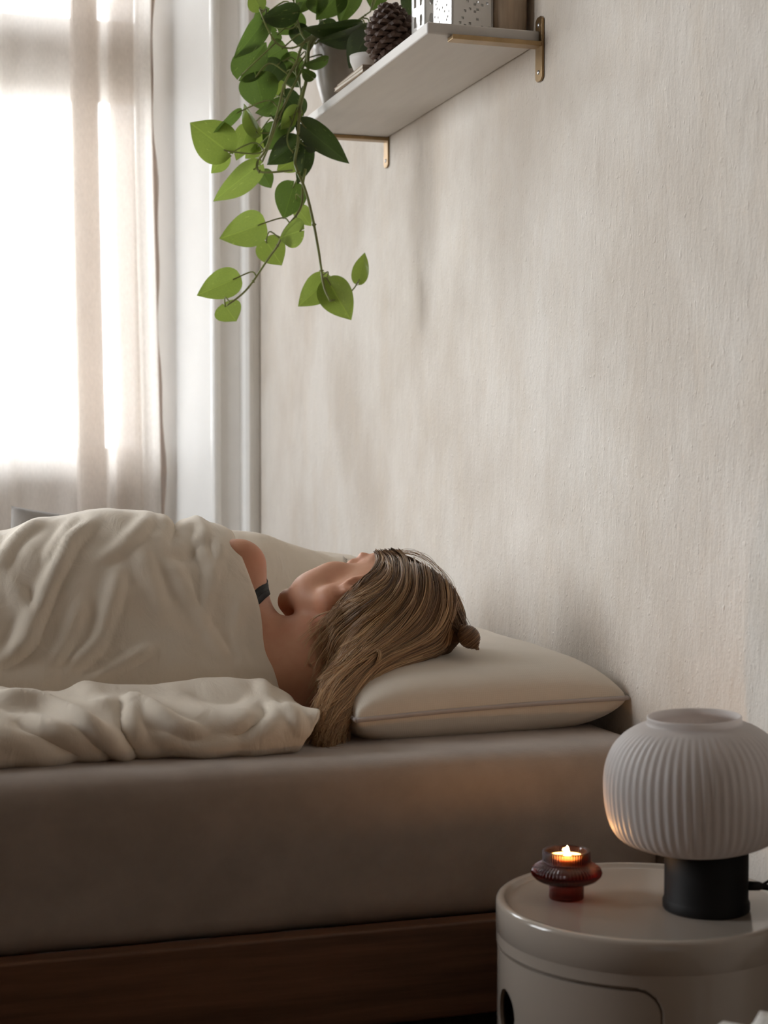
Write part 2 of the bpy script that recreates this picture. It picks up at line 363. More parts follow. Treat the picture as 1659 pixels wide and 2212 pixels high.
# far window: frame, sashes, transom, panes, sill
win = struct(empty('window_1', ((x0+x1)/2, 4.70, z0)))
def wloc(o): o.parent = win; o.matrix_parent_inverse = Matrix.Translation(-win.location); return o
def wbox(name, *a, m='gloss', bevel=.004): return wloc(box(name, *a, M[m], bevel=bevel))
xm = (x0+x1)/2
bm = bmesh.new()
for a in ((x0, x0+.022, z0, z1), (x1-.022, x1, z0, z1), (x0+.022, x1-.022, z0, z0+.03), (x0+.022, x1-.022, z1-.03, z1)): bx(bm, a[0], a[1], 4.67, 4.74, a[2], a[3])
wloc(bm_obj('window_frame', bm, M['gloss'], bevel=.004))
wbox('transom', x0+.022, x1-.022, 4.655, 4.735, 1.925, 2.09)
wbox('mullion', xm-.03, xm+.03, 4.66, 4.735, z0+.03, 1.925)
wbox('window_sill', x0, x1, 4.61, 4.70, z0-.03, z0)
for (a, b_) in ((x0+.022, xm-.03), (xm+.03, x1-.022)):
    for (c, d) in ((z0+.03, 1.925), (2.09, z1-.03)):
        bm = bmesh.new(); s = .024
        bx(bm, a, a+s, 4.68, 4.72, c, d); bx(bm, b_-s, b_, 4.68, 4.72, c, d); bx(bm, a+s, b_-s, 4.68, 4.72, c, c+s+.015); bx(bm, a+s, b_-s, 4.68, 4.72, d-s, d)
        sa = wloc(bm_obj('sash', bm, M['gloss'], bevel=.003))
        p = box('pane', a+s, b_-s, 4.697, 4.701, c+s+.015, d-s, M['glass']); p.parent = sa
# unseen window added in the left wall to light the right wall evenly
y0, y1, z0, z1 = ADDED_WIN; ym = (y0+y1)/2
win = struct(empty('added_side_window', (XL-.1, ym, z0))); bm = bmesh.new()
for a in ((y0, y0+.05, z0, z1), (y1-.05, y1, z0, z1), (y0+.05, y1-.05, z0, z0+.05), (y0+.05, y1-.05, z1-.05, z1), (ym-.03, ym+.03, z0+.05, z1-.05)): bx(bm, XL-.14, XL-.06, a[0], a[1], a[2], a[3])
wloc(bm_obj('window_frame', bm, M['gloss'], bevel=.004))
for a, b_ in ((y0+.05, ym-.03), (ym+.03, y1-.05)): wloc(box('pane', XL-.102, XL-.098, a, b_, z0+.05, z1-.05, M['glass']))
struct(box('ground', -30, 30, -30, 40, -3.2, -3.0, M['ground']))

# ------------------------------------------------------------------ curtain
def make_curtain():
    zs = np.linspace(.03, 2.86, 60)
    cx = lambda px: atY(px, 700, 4.52)[0]
    plan = []                                         # (x, y) plan of the cloth, one continuous strip with doubled folds
    X = .06
    while X < cx(20):
        plan.append((X, 4.545+.018*math.sin(X*34)+.008*math.sin(X*71))); X += .012
    plan += [(cx(40), 4.545), (cx(80), 4.54), (cx(120), 4.545), (cx(150), 4.535)]
    plan += [(cx(185), 4.528), (cx(205), 4.524), (cx(212), 4.516), (cx(205), 4.508), (cx(180), 4.504), (cx(160), 4.500), (cx(154), 4.492), (cx(160), 4.484), (cx(185), 4.482), (cx(206), 4.479), (cx(212), 4.473), (cx(204), 4.467), (cx(180), 4.464), (cx(162), 4.461), (cx(156), 4.455), (cx(162), 4.449), (cx(186), 4.448), (cx(210), 4.456), (cx(216), 4.478)]
    plan += [(cx(222), 4.505), (cx(236), 4.512), (cx(250), 4.500), (cx(274), 4.492), (cx(288), 4.498), (cx(292), 4.506), (cx(284), 4.512), (cx(262), 4.516), (cx(246), 4.522), (cx(241), 4.529), (cx(252), 4.534)]
    plan += [(cx(275), 4.534), (cx(296), 4.526), (cx(306), 4.512), (cx(316), 4.500), (cx(326), 4.502), (cx(330), 4.51)]
    P = spline(plan, 520); V = []; F = []
    for j, z in enumerate(zs):
        t = (z-.03)/2.83
        for i, (x, y) in enumerate(P):
            k = max(0, (x-.25)/.5)
            sway = .010*math.sin(z*2.1+.6)*k + (.55-t*.5)*.030*k
            wob = .005*math.sin(i*.11+z*3.1)*math.sin(z*1.7+i*.023)
            V.append((x+sway, y+wob+.004*math.sin(i*.21+z*1.3), z))
    n = len(P)
    for j in range(len(zs)-1):
        for i in range(n-1): F.append((j*n+i, j*n+i+1, (j+1)*n+i+1, (j+1)*n+i))
    c = tag(mesh_obj('curtain', V, F, M['curtain']), 'sheer beige linen curtain with gathered folds drawn across the window', 'curtain')
    ev = [Vector(V[j*n+n-1]) for j in range(len(zs))]; hv = []; hf = []
    for j, p in enumerate(ev):
        q = .005*math.sin(p.z*9)+.003*math.sin(p.z*23+1)
        for a, b_ in ((0, .003), (.004+q*.3, -.003), (.009+q, 0), (.004+q*.3, .004)): hv.append((p.x+a, p.y+b_, p.z))
    for j in range(len(ev)-1):
        for k in range(4): hf.append((j*4+k, j*4+(k+1) % 4, (j+1)*4+(k+1) % 4, (j+1)*4+k))
    mesh_obj('side_hem', hv, hf, M['hem'], c)
    return c
make_curtain()
rod = empty('curtain_rod', (-.1, 4.51, 2.87))
tube('pole', [(-1.1, 0, 0), (.9, 0, 0)], .011, M['brass'], rod, 12)
for x in (-1.1, .9): lathe('finial', [(0, -.022), (.014, -.016), (.02, 0), (.014, .016), (0, .022)], M['brass'], rod, 16, (x, 0, 0))
tag(rod, 'thin brass rod carrying the sheer curtain above the window', 'curtain rod')

# ------------------------------------------------------------------ bed
ZM = .51
bed = empty('bed_frame', (0, 1.92, 0))
def bbox(name, x0, x1, y0, y1, z0, z1, bev=.004): return box(name, x0, x1, y0-1.92, y1-1.92, z0, z1, M['wood'], bed, bevel=bev)
bbox('side_rail', -1.06, .985, 1.893, 1.925, .185, .305); bbox('side_rail', -1.06, .985, 3.36, 3.392, .185, .305)
bbox('head_rail', .953, .985, 1.927, 3.358, .185, .294); bbox('foot_rail', -1.06, -1.028, 1.927, 3.358, .185, .305)
for x in (-1.02, .89):
    for y in (1.93, 3.28): bbox('leg', x, x+.07, y, y+.07, 0, .27)
for k in range(13): bbox('slat', -.95+k*.15, -.87+k*.15, 1.93, 3.355, .275, .293, .002)
tag(bed, 'dark brown wooden bed frame with plain side rail under the mattress', 'bed frame')

def make_mattress():
    # rounded box: superellipse section with a sheet stretched over it
    x0, x1, y0, y1, z0, z1, r = -1.02, .992, 1.925, 3.352, .296, ZM, .032
    bm = bmesh.new(); nx, ny, nz = 110, 60, 16
    def add_face(fn, na, nb):
        g = [[bm.verts.new(fn(i/na, j/nb)) for j in range(nb+1)] for i in range(na+1)]
        for i in range(na):
            for j in range(nb): bm.faces.new((g[i][j], g[i+1][j], g[i+1][j+1], g[i][j+1]))
    X = lambda t: x0+(x1-x0)*t; Y = lambda t: y0+(y1-y0)*t; Z = lambda t: z0+(z1-z0)*t
    add_face(lambda a, b: (X(a), Y(b), z1), nx, ny); add_face(lambda a, b: (X(a), Y(b), z0), nx, ny)
    add_face(lambda a, b: (X(a), y0, Z(b)), nx, nz); add_face(lambda a, b: (X(a), y1, Z(b)), nx, nz)
    add_face(lambda a, b: (x0, Y(a), Z(b)), ny, nz); add_face(lambda a, b: (x1, Y(a), Z(b)), ny, nz)
    bmesh.ops.remove_doubles(bm, verts=bm.verts, dist=1e-4)
    c0 = Vector((x0+r, y0+r, z0+r)); c1 = Vector((x1-r, y1-r, z1-r))
    for v in bm.verts:
        q = Vector((min(max(v.co.x, c0.x), c1.x), min(max(v.co.y, c0.y), c1.y), min(max(v.co.z, c0.z), c1.z)))
        d = v.co-q; n = d.normalized() if d.length > 1e-6 else Vector((0, 0, 1))
        v.co = q+n*r
        p = v.co
        if n.y < -.5 and n.z > -.3:      # sheet: soft long pulls on the side
            v.co += n*(.0035*math.sin(p.x*5+p.z*9)+.002*mnoise.noise(p*9)+.0015*math.sin(p.x*17-p.z*24)*max(0, .42-p.z)*8)
        if n.z > .5: v.co.z += .002*mnoise.noise(p*7)
    m = bm_obj('mattress', bm, M['sheet'], None, sm=True)
    return tag(m, 'thick mattress in a taupe grey fitted sheet on the bed frame', 'mattress')
make_mattress()

# ------------------------------------------------------------------ implicit surfaces (one continuous skin from smooth-blended volumes)
class Field:
    def __init__(s, lo, hi, h):
        s.o = np.array(lo, float); s.h = h; n = np.ceil((np.array(hi)-s.o)/h).astype(int)+1
        s.F = np.full(n, .2, np.float32); s.n = n
    def block(s, lo, hi):
        a = np.clip(np.floor((np.array(lo)-s.o)/s.h).astype(int), 0, s.n); b = np.clip(np.ceil((np.array(hi)-s.o)/s.h).astype(int)+1, 0, s.n)
        ax = [s.o[i]+s.h*np.arange(a[i], b[i]) for i in range(3)]
        return (slice(a[0], b[0]), slice(a[1], b[1]), slice(a[2], b[2])), np.stack(np.meshgrid(*ax, indexing='ij'), -1)
    def put(s, sl, d, k, sub=False):
        A = s.F[sl]
        if sub:
            d = -d; hh = np.clip(.5-.5*(A-d)/k, 0, 1); s.F[sl] = A*(1-hh)+d*hh+k*hh*(1-hh)
        else:
            hh = np.clip(.5+.5*(A-d)/k, 0, 1); s.F[sl] = A*(1-hh)+d*hh-k*hh*(1-hh)
    def ell(s, c, r, k=.02, rot=None, sub=False):
        c = np.array(c, float); r = np.array(r, float); m_ = r.max()+2*k+.004
        sl, P = s.block(c-m_, c+m_)
        if P.size == 0: return
        p = P-c
        if rot is not None: p = p@rot            # columns of rot = local axes
        k0 = np.linalg.norm(p/r, axis=-1); k1 = np.linalg.norm(p/(r*r), axis=-1)+1e-9
        s.put(sl, k0*(k0-1)/k1, k, sub)
    def cap(s, a, b, ra, rb, k=.02):
        a = np.array(a, float); b = np.array(b, float); m_ = max(ra, rb)+2*k+.004
        sl, P = s.block(np.minimum(a, b)-m_, np.maximum(a, b)+m_)
        if P.size == 0: return
        ab = b-a; t = np.clip(((P-a)@ab)/(ab@ab), 0, 1)
        s.put(sl, np.linalg.norm(P-a-t[..., None]*ab, axis=-1)-(ra+(rb-ra)*t), k)
    def surface(s):
        F = s.F; n = np.array(F.shape); c = n-1
        off = [(i, j, k) for i in (0, 1) for j in (0, 1) for k in (0, 1)]
        G = {o: F[o[0]:o[0]+c[0], o[1]:o[1]+c[1], o[2]:o[2]+c[2]] for o in off}
        ins = sum((G[o] < 0).astype(np.int8) for o in off); mask = (ins > 0) & (ins < 8)
        idx = np.full(c, -1, np.int64); ii = np.argwhere(mask); idx[mask] = np.arange(len(ii))
        acc = np.zeros((len(ii), 3)); cnt = np.zeros(len(ii))
        for o in off:
            for ax in range(3):
                if o[ax]: continue
                o2 = list(o); o2[ax] = 1; a = G[o][mask]; b = G[tuple(o2)][mask]; cr = (a < 0) != (b < 0)
                t = a/(a-b+1e-12*(a == b)); p = np.tile(np.array(o, float), (len(ii), 1)); p[:, ax] = t
                acc[cr] += p[cr]; cnt[cr] += 1
        V = s.o+s.h*(ii+acc/cnt[:, None]); Q = []
        for ax in range(3):
            u, v = [(1, 2), (2, 0), (0, 1)][ax]
            sA = [slice(None)]*3; sB = [slice(None)]*3; sA[ax] = slice(0, -1); sB[ax] = slice(1, None)
            A = F[tuple(sA)] < 0; B = F[tuple(sB)] < 0; e = np.argwhere(A != B); inside = A[tuple(e.T)]
            ok = (e[:, u] > 0) & (e[:, v] > 0) & (e[:, u] < n[u]-1) & (e[:, v] < n[v]-1); e = e[ok]; inside = inside[ok]
            du = np.zeros(3, int); dv = np.zeros(3, int); du[u] = 1; dv[v] = 1
            q = np.stack([idx[tuple((e-du-dv).T)], idx[tuple((e-dv).T)], idx[tuple(e.T)], idx[tuple((e-du).T)]], 1)
            q[~inside] = q[~inside][:, ::-1]; Q.append(q)
        return V, np.vstack(Q)

# ------------------------------------------------------------------ person
HC = np.array([.682, 2.275, .652])
tl = R_(16); ph = R_(58)
hu = np.array([math.cos(tl), 0, math.sin(tl)]); n0 = np.array([-math.sin(tl), 0, math.cos(tl)])
hn = n0*math.cos(ph)+np.array([0, 1, 0])*math.sin(ph); hl = np.cross(hn, hu)
HM = np.stack([hl, hn, hu], 1)
def hp(x, y, z): return HC+HM@np.array([x, y, z])
LS = np.array([.512, 2.415, .706]); RS = np.array([.525, 2.285, .562]); NB = np.array([.550, 2.300, .574])
def make_person():
    f = Field((-.95, 1.95, .505), (.90, 3.05, .83), .0042)
    # torso, pelvis, limbs (most of it lies under the duvet)
    f.ell((.35, 2.435, .632), (.19, .095, .105), .03); f.ell((.16, 2.45, .618), (.17, .085, .095), .04)
    f.ell((-.03, 2.46, .63), (.14, .10, .11), .04)
    f.cap((-.08, 2.42, .69), (-.36, 2.57, .65), .078, .055, .03); f.cap((-.36, 2.57, .65), (-.74, 2.44, .60), .052, .036, .02)
    f.cap((-.08, 2.42, .585), (-.40, 2.56, .572), .072, .052, .03); f.cap((-.40, 2.56, .572), (-.78, 2.42, .555), .050, .036, .02)
    for z, y in ((.60, 2.48), (.552, 2.42)): f.cap((-.755, y, z), (-.80, y+.16, z-.006), .034, .020, .02)
    # arms
    EL = np.array([.24, 2.50, .68]); WL = np.array([.38, 2.61, .60])
    f.cap(LS, EL, .044, .036, .03); f.cap(EL, WL, .034, .024, .02)
    ER = np.array([.34, 2.52, .56]); WR = np.array([.49, 2.62, .545])
    f.cap(RS, ER, .044, .036, .03); f.cap(ER, WR, .034, .024, .02)
    for Wp, d in ((WL, np.array([.75, .5, -.25])), (WR, np.array([.75, .5, 0]))):
        d = d/np.linalg.norm(d); sd = np.cross(d, (0, 0, 1)); sd /= np.linalg.norm(sd)
        f.ell(Wp+d*.05, (.036, .042, .015), .012)
        for q, L_ in ((-.026, .060), (-.009, .072), (.009, .068), (.026, .054)):
            a = Wp+d*.082+sd*q; b = a+d*L_*.5+np.array([0, 0, -.004]); c = b+d*L_*.5+np.array([0, 0, -.012])
            f.cap(a, b, .0088, .008, .006); f.cap(b, c, .008, .0066, .004)
        a = Wp+d*.03+sd*.034; f.cap(a, a+d*.035+sd*.025, .010, .0085, .008); f.cap(a+d*.035+sd*.025, a+d*.06+sd*.03, .0085, .007, .004)
    # shoulder girdle and neck
    f.cap(LS, (.40, 2.44, .65), .040, .07, .03); f.ell((.455, 2.36, .618), (.09, .075, .085), .03)
    def chain(pts, k):
        P_ = [atY(x, y, Y) for x, y, Y, _ in pts]
        for a, b, qa, qb in zip(P_, P_[1:], pts, pts[1:]): f.cap(a, b, qa[3], qb[3], k)
    # upper edge of the back: shoulder, trapezius, side of the neck
    chain([(514,1226,2.405,.044), (530,1296,2.375,.033), (572,1362,2.335,.027), (612,1378,2.305,.028), (662,1372,2.290,.030), (724,1350,2.285,.036), (765,1340,2.28,.040)], .012)
    # back of the neck and upper back down to the mattress
    chain([(516,1345,2.335,.042), (572,1412,2.300,.044), (640,1422,2.285,.042), (700,1395,2.280,.045), (760,1370,2.28,.046)], .022)
    chain([(540,1440,2.290,.048), (595,1470,2.275,.048), (660,1465,2.27,.044), (705,1430,2.275,.044)], .024)
    chain([(560,1530,2.275,.034), (620,1530,2.265,.034), (650,1500,2.265,.036)], .024)
    # head
    E = lambda x, y, z, r, k, sub=False, rot=None: f.ell(hp(x, y, z), r, k, HM if rot is None else HM@rot, sub)
    E(0, -.018, .030, (.073, .094, .088), .02); E(0, .030, -.006, (.060, .062, .074), .02)
    for s in (-1, 1):
        f.cap(hp(s*.050, .002, -.044), hp(s*.014, .074, -.080), .019, .016, .008)
        f.cap(hp(s*.056, -.004, -.01), hp(s*.050, .002, -.044), .018, .018, .02)
        E(s*.028, .046, -.064, (.028, .036, .022), .014); E(s*.020, .070, -.056, (.026, .022, .024), .012)
        E(s*.037, .060, -.022, (.028, .026, .030), .018)
        E(s*.030, .052, -.050, (.030, .030, .030), .016)
        E(s*.032, .098, .020, (.017, .014, .011), .010, True)
        E(s*.032, .0785, .019, (.014, .0125, .0115), .004)
        E(s*.010, .098, -.024, (.008, .010, .0075), .006)
        E(s*.030, .083, .037, (.022, .010, .006), .010)
        E(s*.076, -.012, -.004, (.006, .018, .030), .006)
        E(s*.079, -.010, -.002, (.005, .010, .018), .004, True)
    E(0, .060, .058, (.058, .026, .040), .02)
    E(0, .086, -.084, (.021, .018, .018), .006)
    f.cap(hp(0, .086, .018), hp(0, .108, -.020), .0075, .0105, .010)
    E(0, .094, -.046, (.023, .010, .0065), .006); E(0, .093, -.058, (.020, .010, .0075), .006)
    E(0, .105, -.052, (.020, .006, .0016), .002, True)
    V, Q = f.surface()
    o = mesh_obj('person', V, Q, M['skin'])
    sm = o.modifiers.new('s', 'SMOOTH'); sm.iterations = 4; sm.factor = .5
    return o, V, Q, f
person, PV, PQ, PF = make_person()
tag(person, 'woman with long dark blonde hair lying on her side under the duvet, facing away', 'person')
body_bvh = BVHTree.FromPolygons([tuple(v) for v in PV], [tuple(map(int, q)) for q in PQ])
CV = Vector(CAM.tolist())
def hit(bvh, px, py, lift=0.0):
    d = Vector(ray(px, py).tolist()).normalized(); h = bvh.ray_cast(CV, d)
    if h[0] is None: return None, None
    n = h[1] if h[1].dot(d) < 0 else -h[1]
    return h[0]+n*lift, n
def on_surf(bvh, p, lift):
    h = bvh.find_nearest(Vector(p)); q = Vector(p)-h[0]; n = h[1]
    return h[0]+n*lift, n

def make_strap():
    def band(name, px, width, lift):
        P = [atY(x, y, Yv) for x, y, Yv in px]; S_ = spline(P, 26); V = []; F = []
        for i, p in enumerate(S_):
            q, n = on_surf(body_bvh, p, lift); t = Vector(S_[min(i+1, 25)]-S_[max(i-1, 0)]).normalized(); sd = t.cross(n).normalized()
            for a, b_ in ((-1, 0), (-1, 1), (1, 1), (1, 0)): V.append(q+sd*a*width/2+n*(b_*.0016-.001))
        for i in range(25):
            for k in range(4): F.append((i*4+k, i*4+(k+1) % 4, i*4+4+(k+1) % 4, i*4+4+k))
        return mesh_obj(name, V, F, M['strap'], person)
    band('bra_strap', [(560, 1215, 2.52), (573, 1240, 2.45), (572, 1262, 2.39), (556, 1282, 2.34), (540, 1292, 2.31), (500, 1320, 2.30)], .011, .0014)
    band('bra_strap', [(566, 1222, 2.52), (578, 1252, 2.45), (576, 1272, 2.38), (560, 1293, 2.33), (545, 1304, 2.305), (505, 1335, 2.295)], .013, .0016)
make_strap()
# lashes of the closed far eye
V, F = [], []
for k in range(14):
    a = -1+2*k/13; b0 = hp(.032*-1+a*.012, .0895-.004*a*a, .0135); tip = b0+hn*.007+hu*-.004+hl*a*.004
    tube_geo([b0, (b0+tip)/2-hu*.001, tip], [.00028, .0002, .00006], 4, V, F)
mesh_obj('eyelashes', V, F, M['lash'], person)

# ---- hair: a soft volume, then strands laid over it
def make_hair():
    f = Field((.50, 1.93, .50), (.96, 2.52, .86), .0045)
    E = lambda x, y, z, r, k, sub=False: f.ell(hp(x, y, z), r, k, HM, sub)
    E(0, -.030, .036, (.080, .092, .094), .02); E(0, -.050, .012, (.070, .070, .064), .02)
    f.ell(hp(-.02, .090, -.030), (.10, .082, .10), .012, HM, True)             # keep the face free
    E(-.058, -.052, .020, (.022, .034, .050), .02)
    pts = [atY(900, 1330, 2.22), atY(850, 1385, 2.19), atY(800, 1430, 2.165), atY(748, 1490, 2.125), atY(716, 1540, 2.085), atY(708, 1580, 2.05)]
    rr = [.056, .044, .036, .028, .020, .010]
    for a, b_, ra, rb in zip(pts, pts[1:], rr, rr[1:]): f.cap(a, b_, ra, rb, .02)
    pts = [atY(930, 1385, 2.20), atY(860, 1420, 2.17), atY(810, 1450, 2.13)]
    for a, b_, ra, rb in zip(pts, pts[1:], [.028, .020, .014], [.020, .014, .010]): f.cap(a, b_, ra, rb, .02)
    f.cap(atY(950, 1345, 2.24), atY(992, 1366, 2.165), .030, .013, .02)
    V, Q = f.surface()
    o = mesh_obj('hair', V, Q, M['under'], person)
    sm = o.modifiers.new('s', 'SMOOTH'); sm.iterations = 3
    bvh = BVHTree.FromPolygons([tuple(v) for v in V]+[tuple(v) for v in PV], [tuple(map(int, q)) for q in Q]+[tuple(int(i)+len(V) for i in q) for q in PQ])
    famA = [[(820,1203),(836,1222),(842,1248),(822,1270),(785,1292),(750,1312),(722,1332)],
            [(832,1199),(856,1222),(860,1256),(836,1296),(795,1338),(758,1388),(722,1438),(694,1490)],
            [(858,1199),(884,1230),(885,1282),(852,1335),(804,1390),(756,1442),(712,1496),(676,1556)],
            [(890,1207),(912,1252),(902,1312),(862,1368),(808,1420),(752,1472),(706,1532),(678,1592)],
            [(925,1225),(940,1282),(918,1343),(868,1394),(808,1436),(756,1492),(718,1552),(694,1612)],
            [(955,1255),(960,1318),(932,1368),(878,1404),(818,1442),(770,1494),(736,1556),(710,1618)],
            [(975,1295),(975,1350),(946,1392),(888,1420),(828,1448),(782,1496),(748,1558),(724,1614)],
            [(984,1340),(966,1392),(926,1418),(868,1438),(814,1460),(782,1500),(756,1552),(738,1600)]]
    famB = [[(838,1196),(862,1212),(890,1240),(925,1290),(960,1340),(992,1366)],
            [(850,1194),(880,1204),(918,1232),(955,1282),(980,1330),(1000,1362)],
            [(862,1193),(896,1203),(938,1234),(972,1284),(990,1330),(1004,1358)]]
    def prep(fam, n): return np.array([spline(g, n) for g in fam])
    pos, tint, rad, sizes = [], [], [], []
    def emit_strands(fam, count, n, jit, lift, t0, t1, r0, long_=0.0):
        G = prep(fam, n); m_ = len(G)
        nc = max(8, count//9); clump_s = rng.random(nc); clump_j = rng.normal(0, 1, (nc, 3))
        for c in range(count):
            ci = c % nc; s = min(max(clump_s[ci]+rng.normal(0, .012), 0), .9999)*(m_-1); i = int(s); fr = s-i
            L = G[i]*(1-fr)+G[i+1]*fr
            ph_ = clump_j[ci, 0]*3; amp = jit*(.6+.5*abs(clump_j[ci, 1])); tt = np.linspace(0, 1, n)
            cw = amp*(tt+2.0*np.clip(tt-.55, 0, 1)**1.5*2.2*long_); L = L+np.stack([np.sin(tt*(5+6*long_*tt)+ph_)*cw+rng.normal(0, 1.6), np.cos(tt*(6+5*long_*tt)+ph_*1.3)*cw*.6+rng.normal(0, 1.6)], 1)
            a = 0 if rng.random() < .75 else rng.integers(0, max(1, n//3)); b = n if rng.random() < .6 else n-rng.integers(0, max(1, n//3))
            lf = lift*(.25+abs(clump_j[ci, 2])*.6)+rng.random()*.0022
            pts_ = []; last = None
            for k in range(a, b):
                q, _ = hit(bvh, L[k, 0], L[k, 1], lf*(1+.8*math.sin(tt[k]*7+ph_)*.5))
                if q is None:
                    dd = Vector(ray(L[k, 0], L[k, 1]).tolist())
                    if last is None: continue
                    q = CV+dd*((last-CV).dot(Vector(_fw.tolist())))
                if last is not None and (q-last).length > .06: break
                pts_.append(q); last = q
            if len(pts_) < 4: continue
            # relax so strands do not kink where the volume steps
            A = np.array([tuple(p) for p in pts_])
            for _ in range(2): A[1:-1] = .25*A[:-2]+.5*A[1:-1]+.25*A[2:]
            sizes.append(len(A)); pos.append(A)
            base = rng.normal(0, .12)+clump_j[ci, 1]*.15
            kk = np.linspace(a/n, b/n, len(A))
            tint.append(np.clip(t0+(t1-t0)*kk+base, 0, 1)); rad.append(r0*np.clip(1.15-.75*kk**3, .25, 1)*np.ones(len(A)))
    emit_strands(famA, 5600, 24, 5, .004, .38, .84, .00040, 1.0)
    emit_strands(famA[1:6], 1300, 24, 9, .006, .52, 1.0, .00036, 1.0)
    emit_strands(famB, 900, 16, 2, .003, .16, .36, .00040)
    emit_strands([[(905,1203),(945,1232),(975,1275),(992,1320),(998,1352)],[(895,1204),(930,1226),(962,1268),(984,1318),(996,1356)],[(880,1202),(915,1226),(945,1270),(975,1325),(994,1362)]], 700, 16, 1.2, .003, .16, .40, .0004)
    emit_strands([[(822,1199),(845,1204),(880,1222),(912,1262),(900,1318)],[(845,1196),(880,1204),(915,1222),(945,1262),(950,1310)],[(880,1199),(915,1210),(950,1245),(970,1290),(972,1330)]], 700, 16, 2, .003, .12, .42, .0004)
    emit_strands([[(811,1198),(818,1216),(806,1240),(775,1262),(748,1285),(725,1310),(708,1335)],[(822,1198),(832,1218),(822,1246),(792,1268),(760,1292),(735,1316),(716,1342)],[(832,1199),(848,1222),(846,1252),(815,1282),(778,1312),(748,1342),(722,1372)]], 1500, 20, 4, .0035, .34, .80, .0004, .4)
    # light wisps over the cheek and the pale lock on the pillow
    emit_strands([[(820,1204),(838,1222),(826,1250),(800,1272),(768,1290),(745,1304),(728,1300)], [(840,1232),(852,1250),(836,1278),(796,1290),(758,1308),(728,1328),(706,1352)]], 620, 18, 6, .004, .52, .9, .00036)
    emit_strands([[(800,1408),(812,1420),(806,1440),(786,1462),(762,1480)], [(808,1404),(818,1418),(812,1440),(794,1462),(768,1486)]], 110, 14, 2, .008, .75, 1.0, .0004)
    emit_strands([[(815,1205),(812,1240),(780,1268),(745,1292),(715,1318),(690,1350),(672,1378)],[(835,1215),(830,1255),(795,1290),(760,1320),(730,1352),(708,1392),(694,1440)],[(845,1235),(842,1280),(806,1325),(768,1370),(735,1415),(705,1470),(684,1530)]], 380, 22, 13, .003, .5, .95, .00030, .8)
    # flyaway hairs
    def fly(px, Y):
        A = spline([atY(x+rng.normal(0, 5), y+rng.normal(0, 4), Y+rng.normal(0, .01)) for x, y in px], 14)
        sizes.append(14); pos.append(A); tint.append(np.clip(np.full(14, .68)+rng.normal(0, .15), 0, 1)); rad.append(np.linspace(.00024, .00013, 14))
    for _ in range(20): fly([(840,1205),(875,1192),(915,1205),(965,1250),(992,1300)], 2.30)
    for _ in range(14): fly([(960,1270),(985,1295),(998,1330),(1002,1350)], 2.28)
    for _ in range(20): fly([(985,1385),(970,1400),(955,1412),(985,1408)], 2.22)
    for _ in range(40): fly([(830,1262),(780,1285),(745,1305),(715,1330),(700,1350)], 2.215)
    for _ in range(30): fly([(700,1540),(690,1580),(705,1608),(735,1618)], 2.04)
    for _ in range(14): fly([(790,1400),(760,1440),(735,1450),(700,1490)], 2.12)
    cu = bpy.data.hair_curves.new('hair_strands'); cu.add_curves([int(s) for s in sizes])
    P = np.concatenate(pos).astype(np.float32)
    cu.attributes['position'].data.foreach_set('vector', P.ravel())
    ra = cu.attributes.get('radius') or cu.attributes.new('radius', 'FLOAT', 'POINT'); ra.data.foreach_set('value', np.concatenate(rad).astype(np.float32))
    ti = cu.attributes.new('tint', 'FLOAT', 'POINT'); ti.data.foreach_set('value', np.concatenate(tint).astype(np.float32))
    cu.materials.append(M['hair'])
    ho = bpy.data.objects.new('hair_strands', cu); link(ho, o); ho['kind'] = 'stuff'
    # little bun: hair wound round itself
    bc = atY(1013, 1376, 2.14); V, F = [], []
    ax = Vector((.55, -.2, -.8)).normalized(); e1 = ax.orthogonal().normalized(); e2 = ax.cross(e1)
    sizes2, pos2, tint2, rad2 = [], [], [], []
    for k in range(420):
        p0 = rng.random()*6.28; hgt = rng.normal(0, .45); hgt = max(-1, min(1, hgt)); rr_ = .0142*math.sqrt(max(.05, 1-hgt*hgt*.75))+rng.normal(0, .0006); turns = 1.1+rng.random()
        A = []
        for t in np.linspace(0, 1, 22):
            a = p0+t*turns*6.28; hh = hgt+.16*math.sin(t*3+k)+.5*(t-.5)*.5
            A.append(tuple(Vector(bc.tolist())+(e1*math.cos(a)+e2*math.sin(a))*rr_*math.sqrt(max(.08, 1-hh*hh*.8))+ax*hh*.0175))
        pos2.append(A); sizes2.append(22); tint2 += [min(1, max(0, .34+rng.normal(0, .16)))]*22; rad2 += [.0005]*22
    cb = bpy.data.hair_curves.new('hair_bun'); cb.add_curves(sizes2)
    cb.attributes['position'].data.foreach_set('vector', np.array(pos2, np.float32).ravel())
    ra = cb.attributes.get('radius') or cb.attributes.new('radius', 'FLOAT', 'POINT'); ra.data.foreach_set('value', np.array(rad2, np.float32))
    ti = cb.attributes.new('tint', 'FLOAT', 'POINT'); ti.data.foreach_set('value', np.array(tint2, np.float32)); cb.materials.append(M['hair'])
    fb = Field(bc-.04, bc+.04, .0025); RM = np.stack([np.array(e1), np.array(e2), np.array(ax)], 1)
    fb.ell(bc, (.0136, .0136, .0175), .004, RM)
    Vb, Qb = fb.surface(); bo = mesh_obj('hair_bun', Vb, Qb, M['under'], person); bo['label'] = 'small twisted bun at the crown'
    bs = bpy.data.objects.new('bun_strands', cb); link(bs, bo); bs['kind'] = 'stuff'
    return o
make_hair()

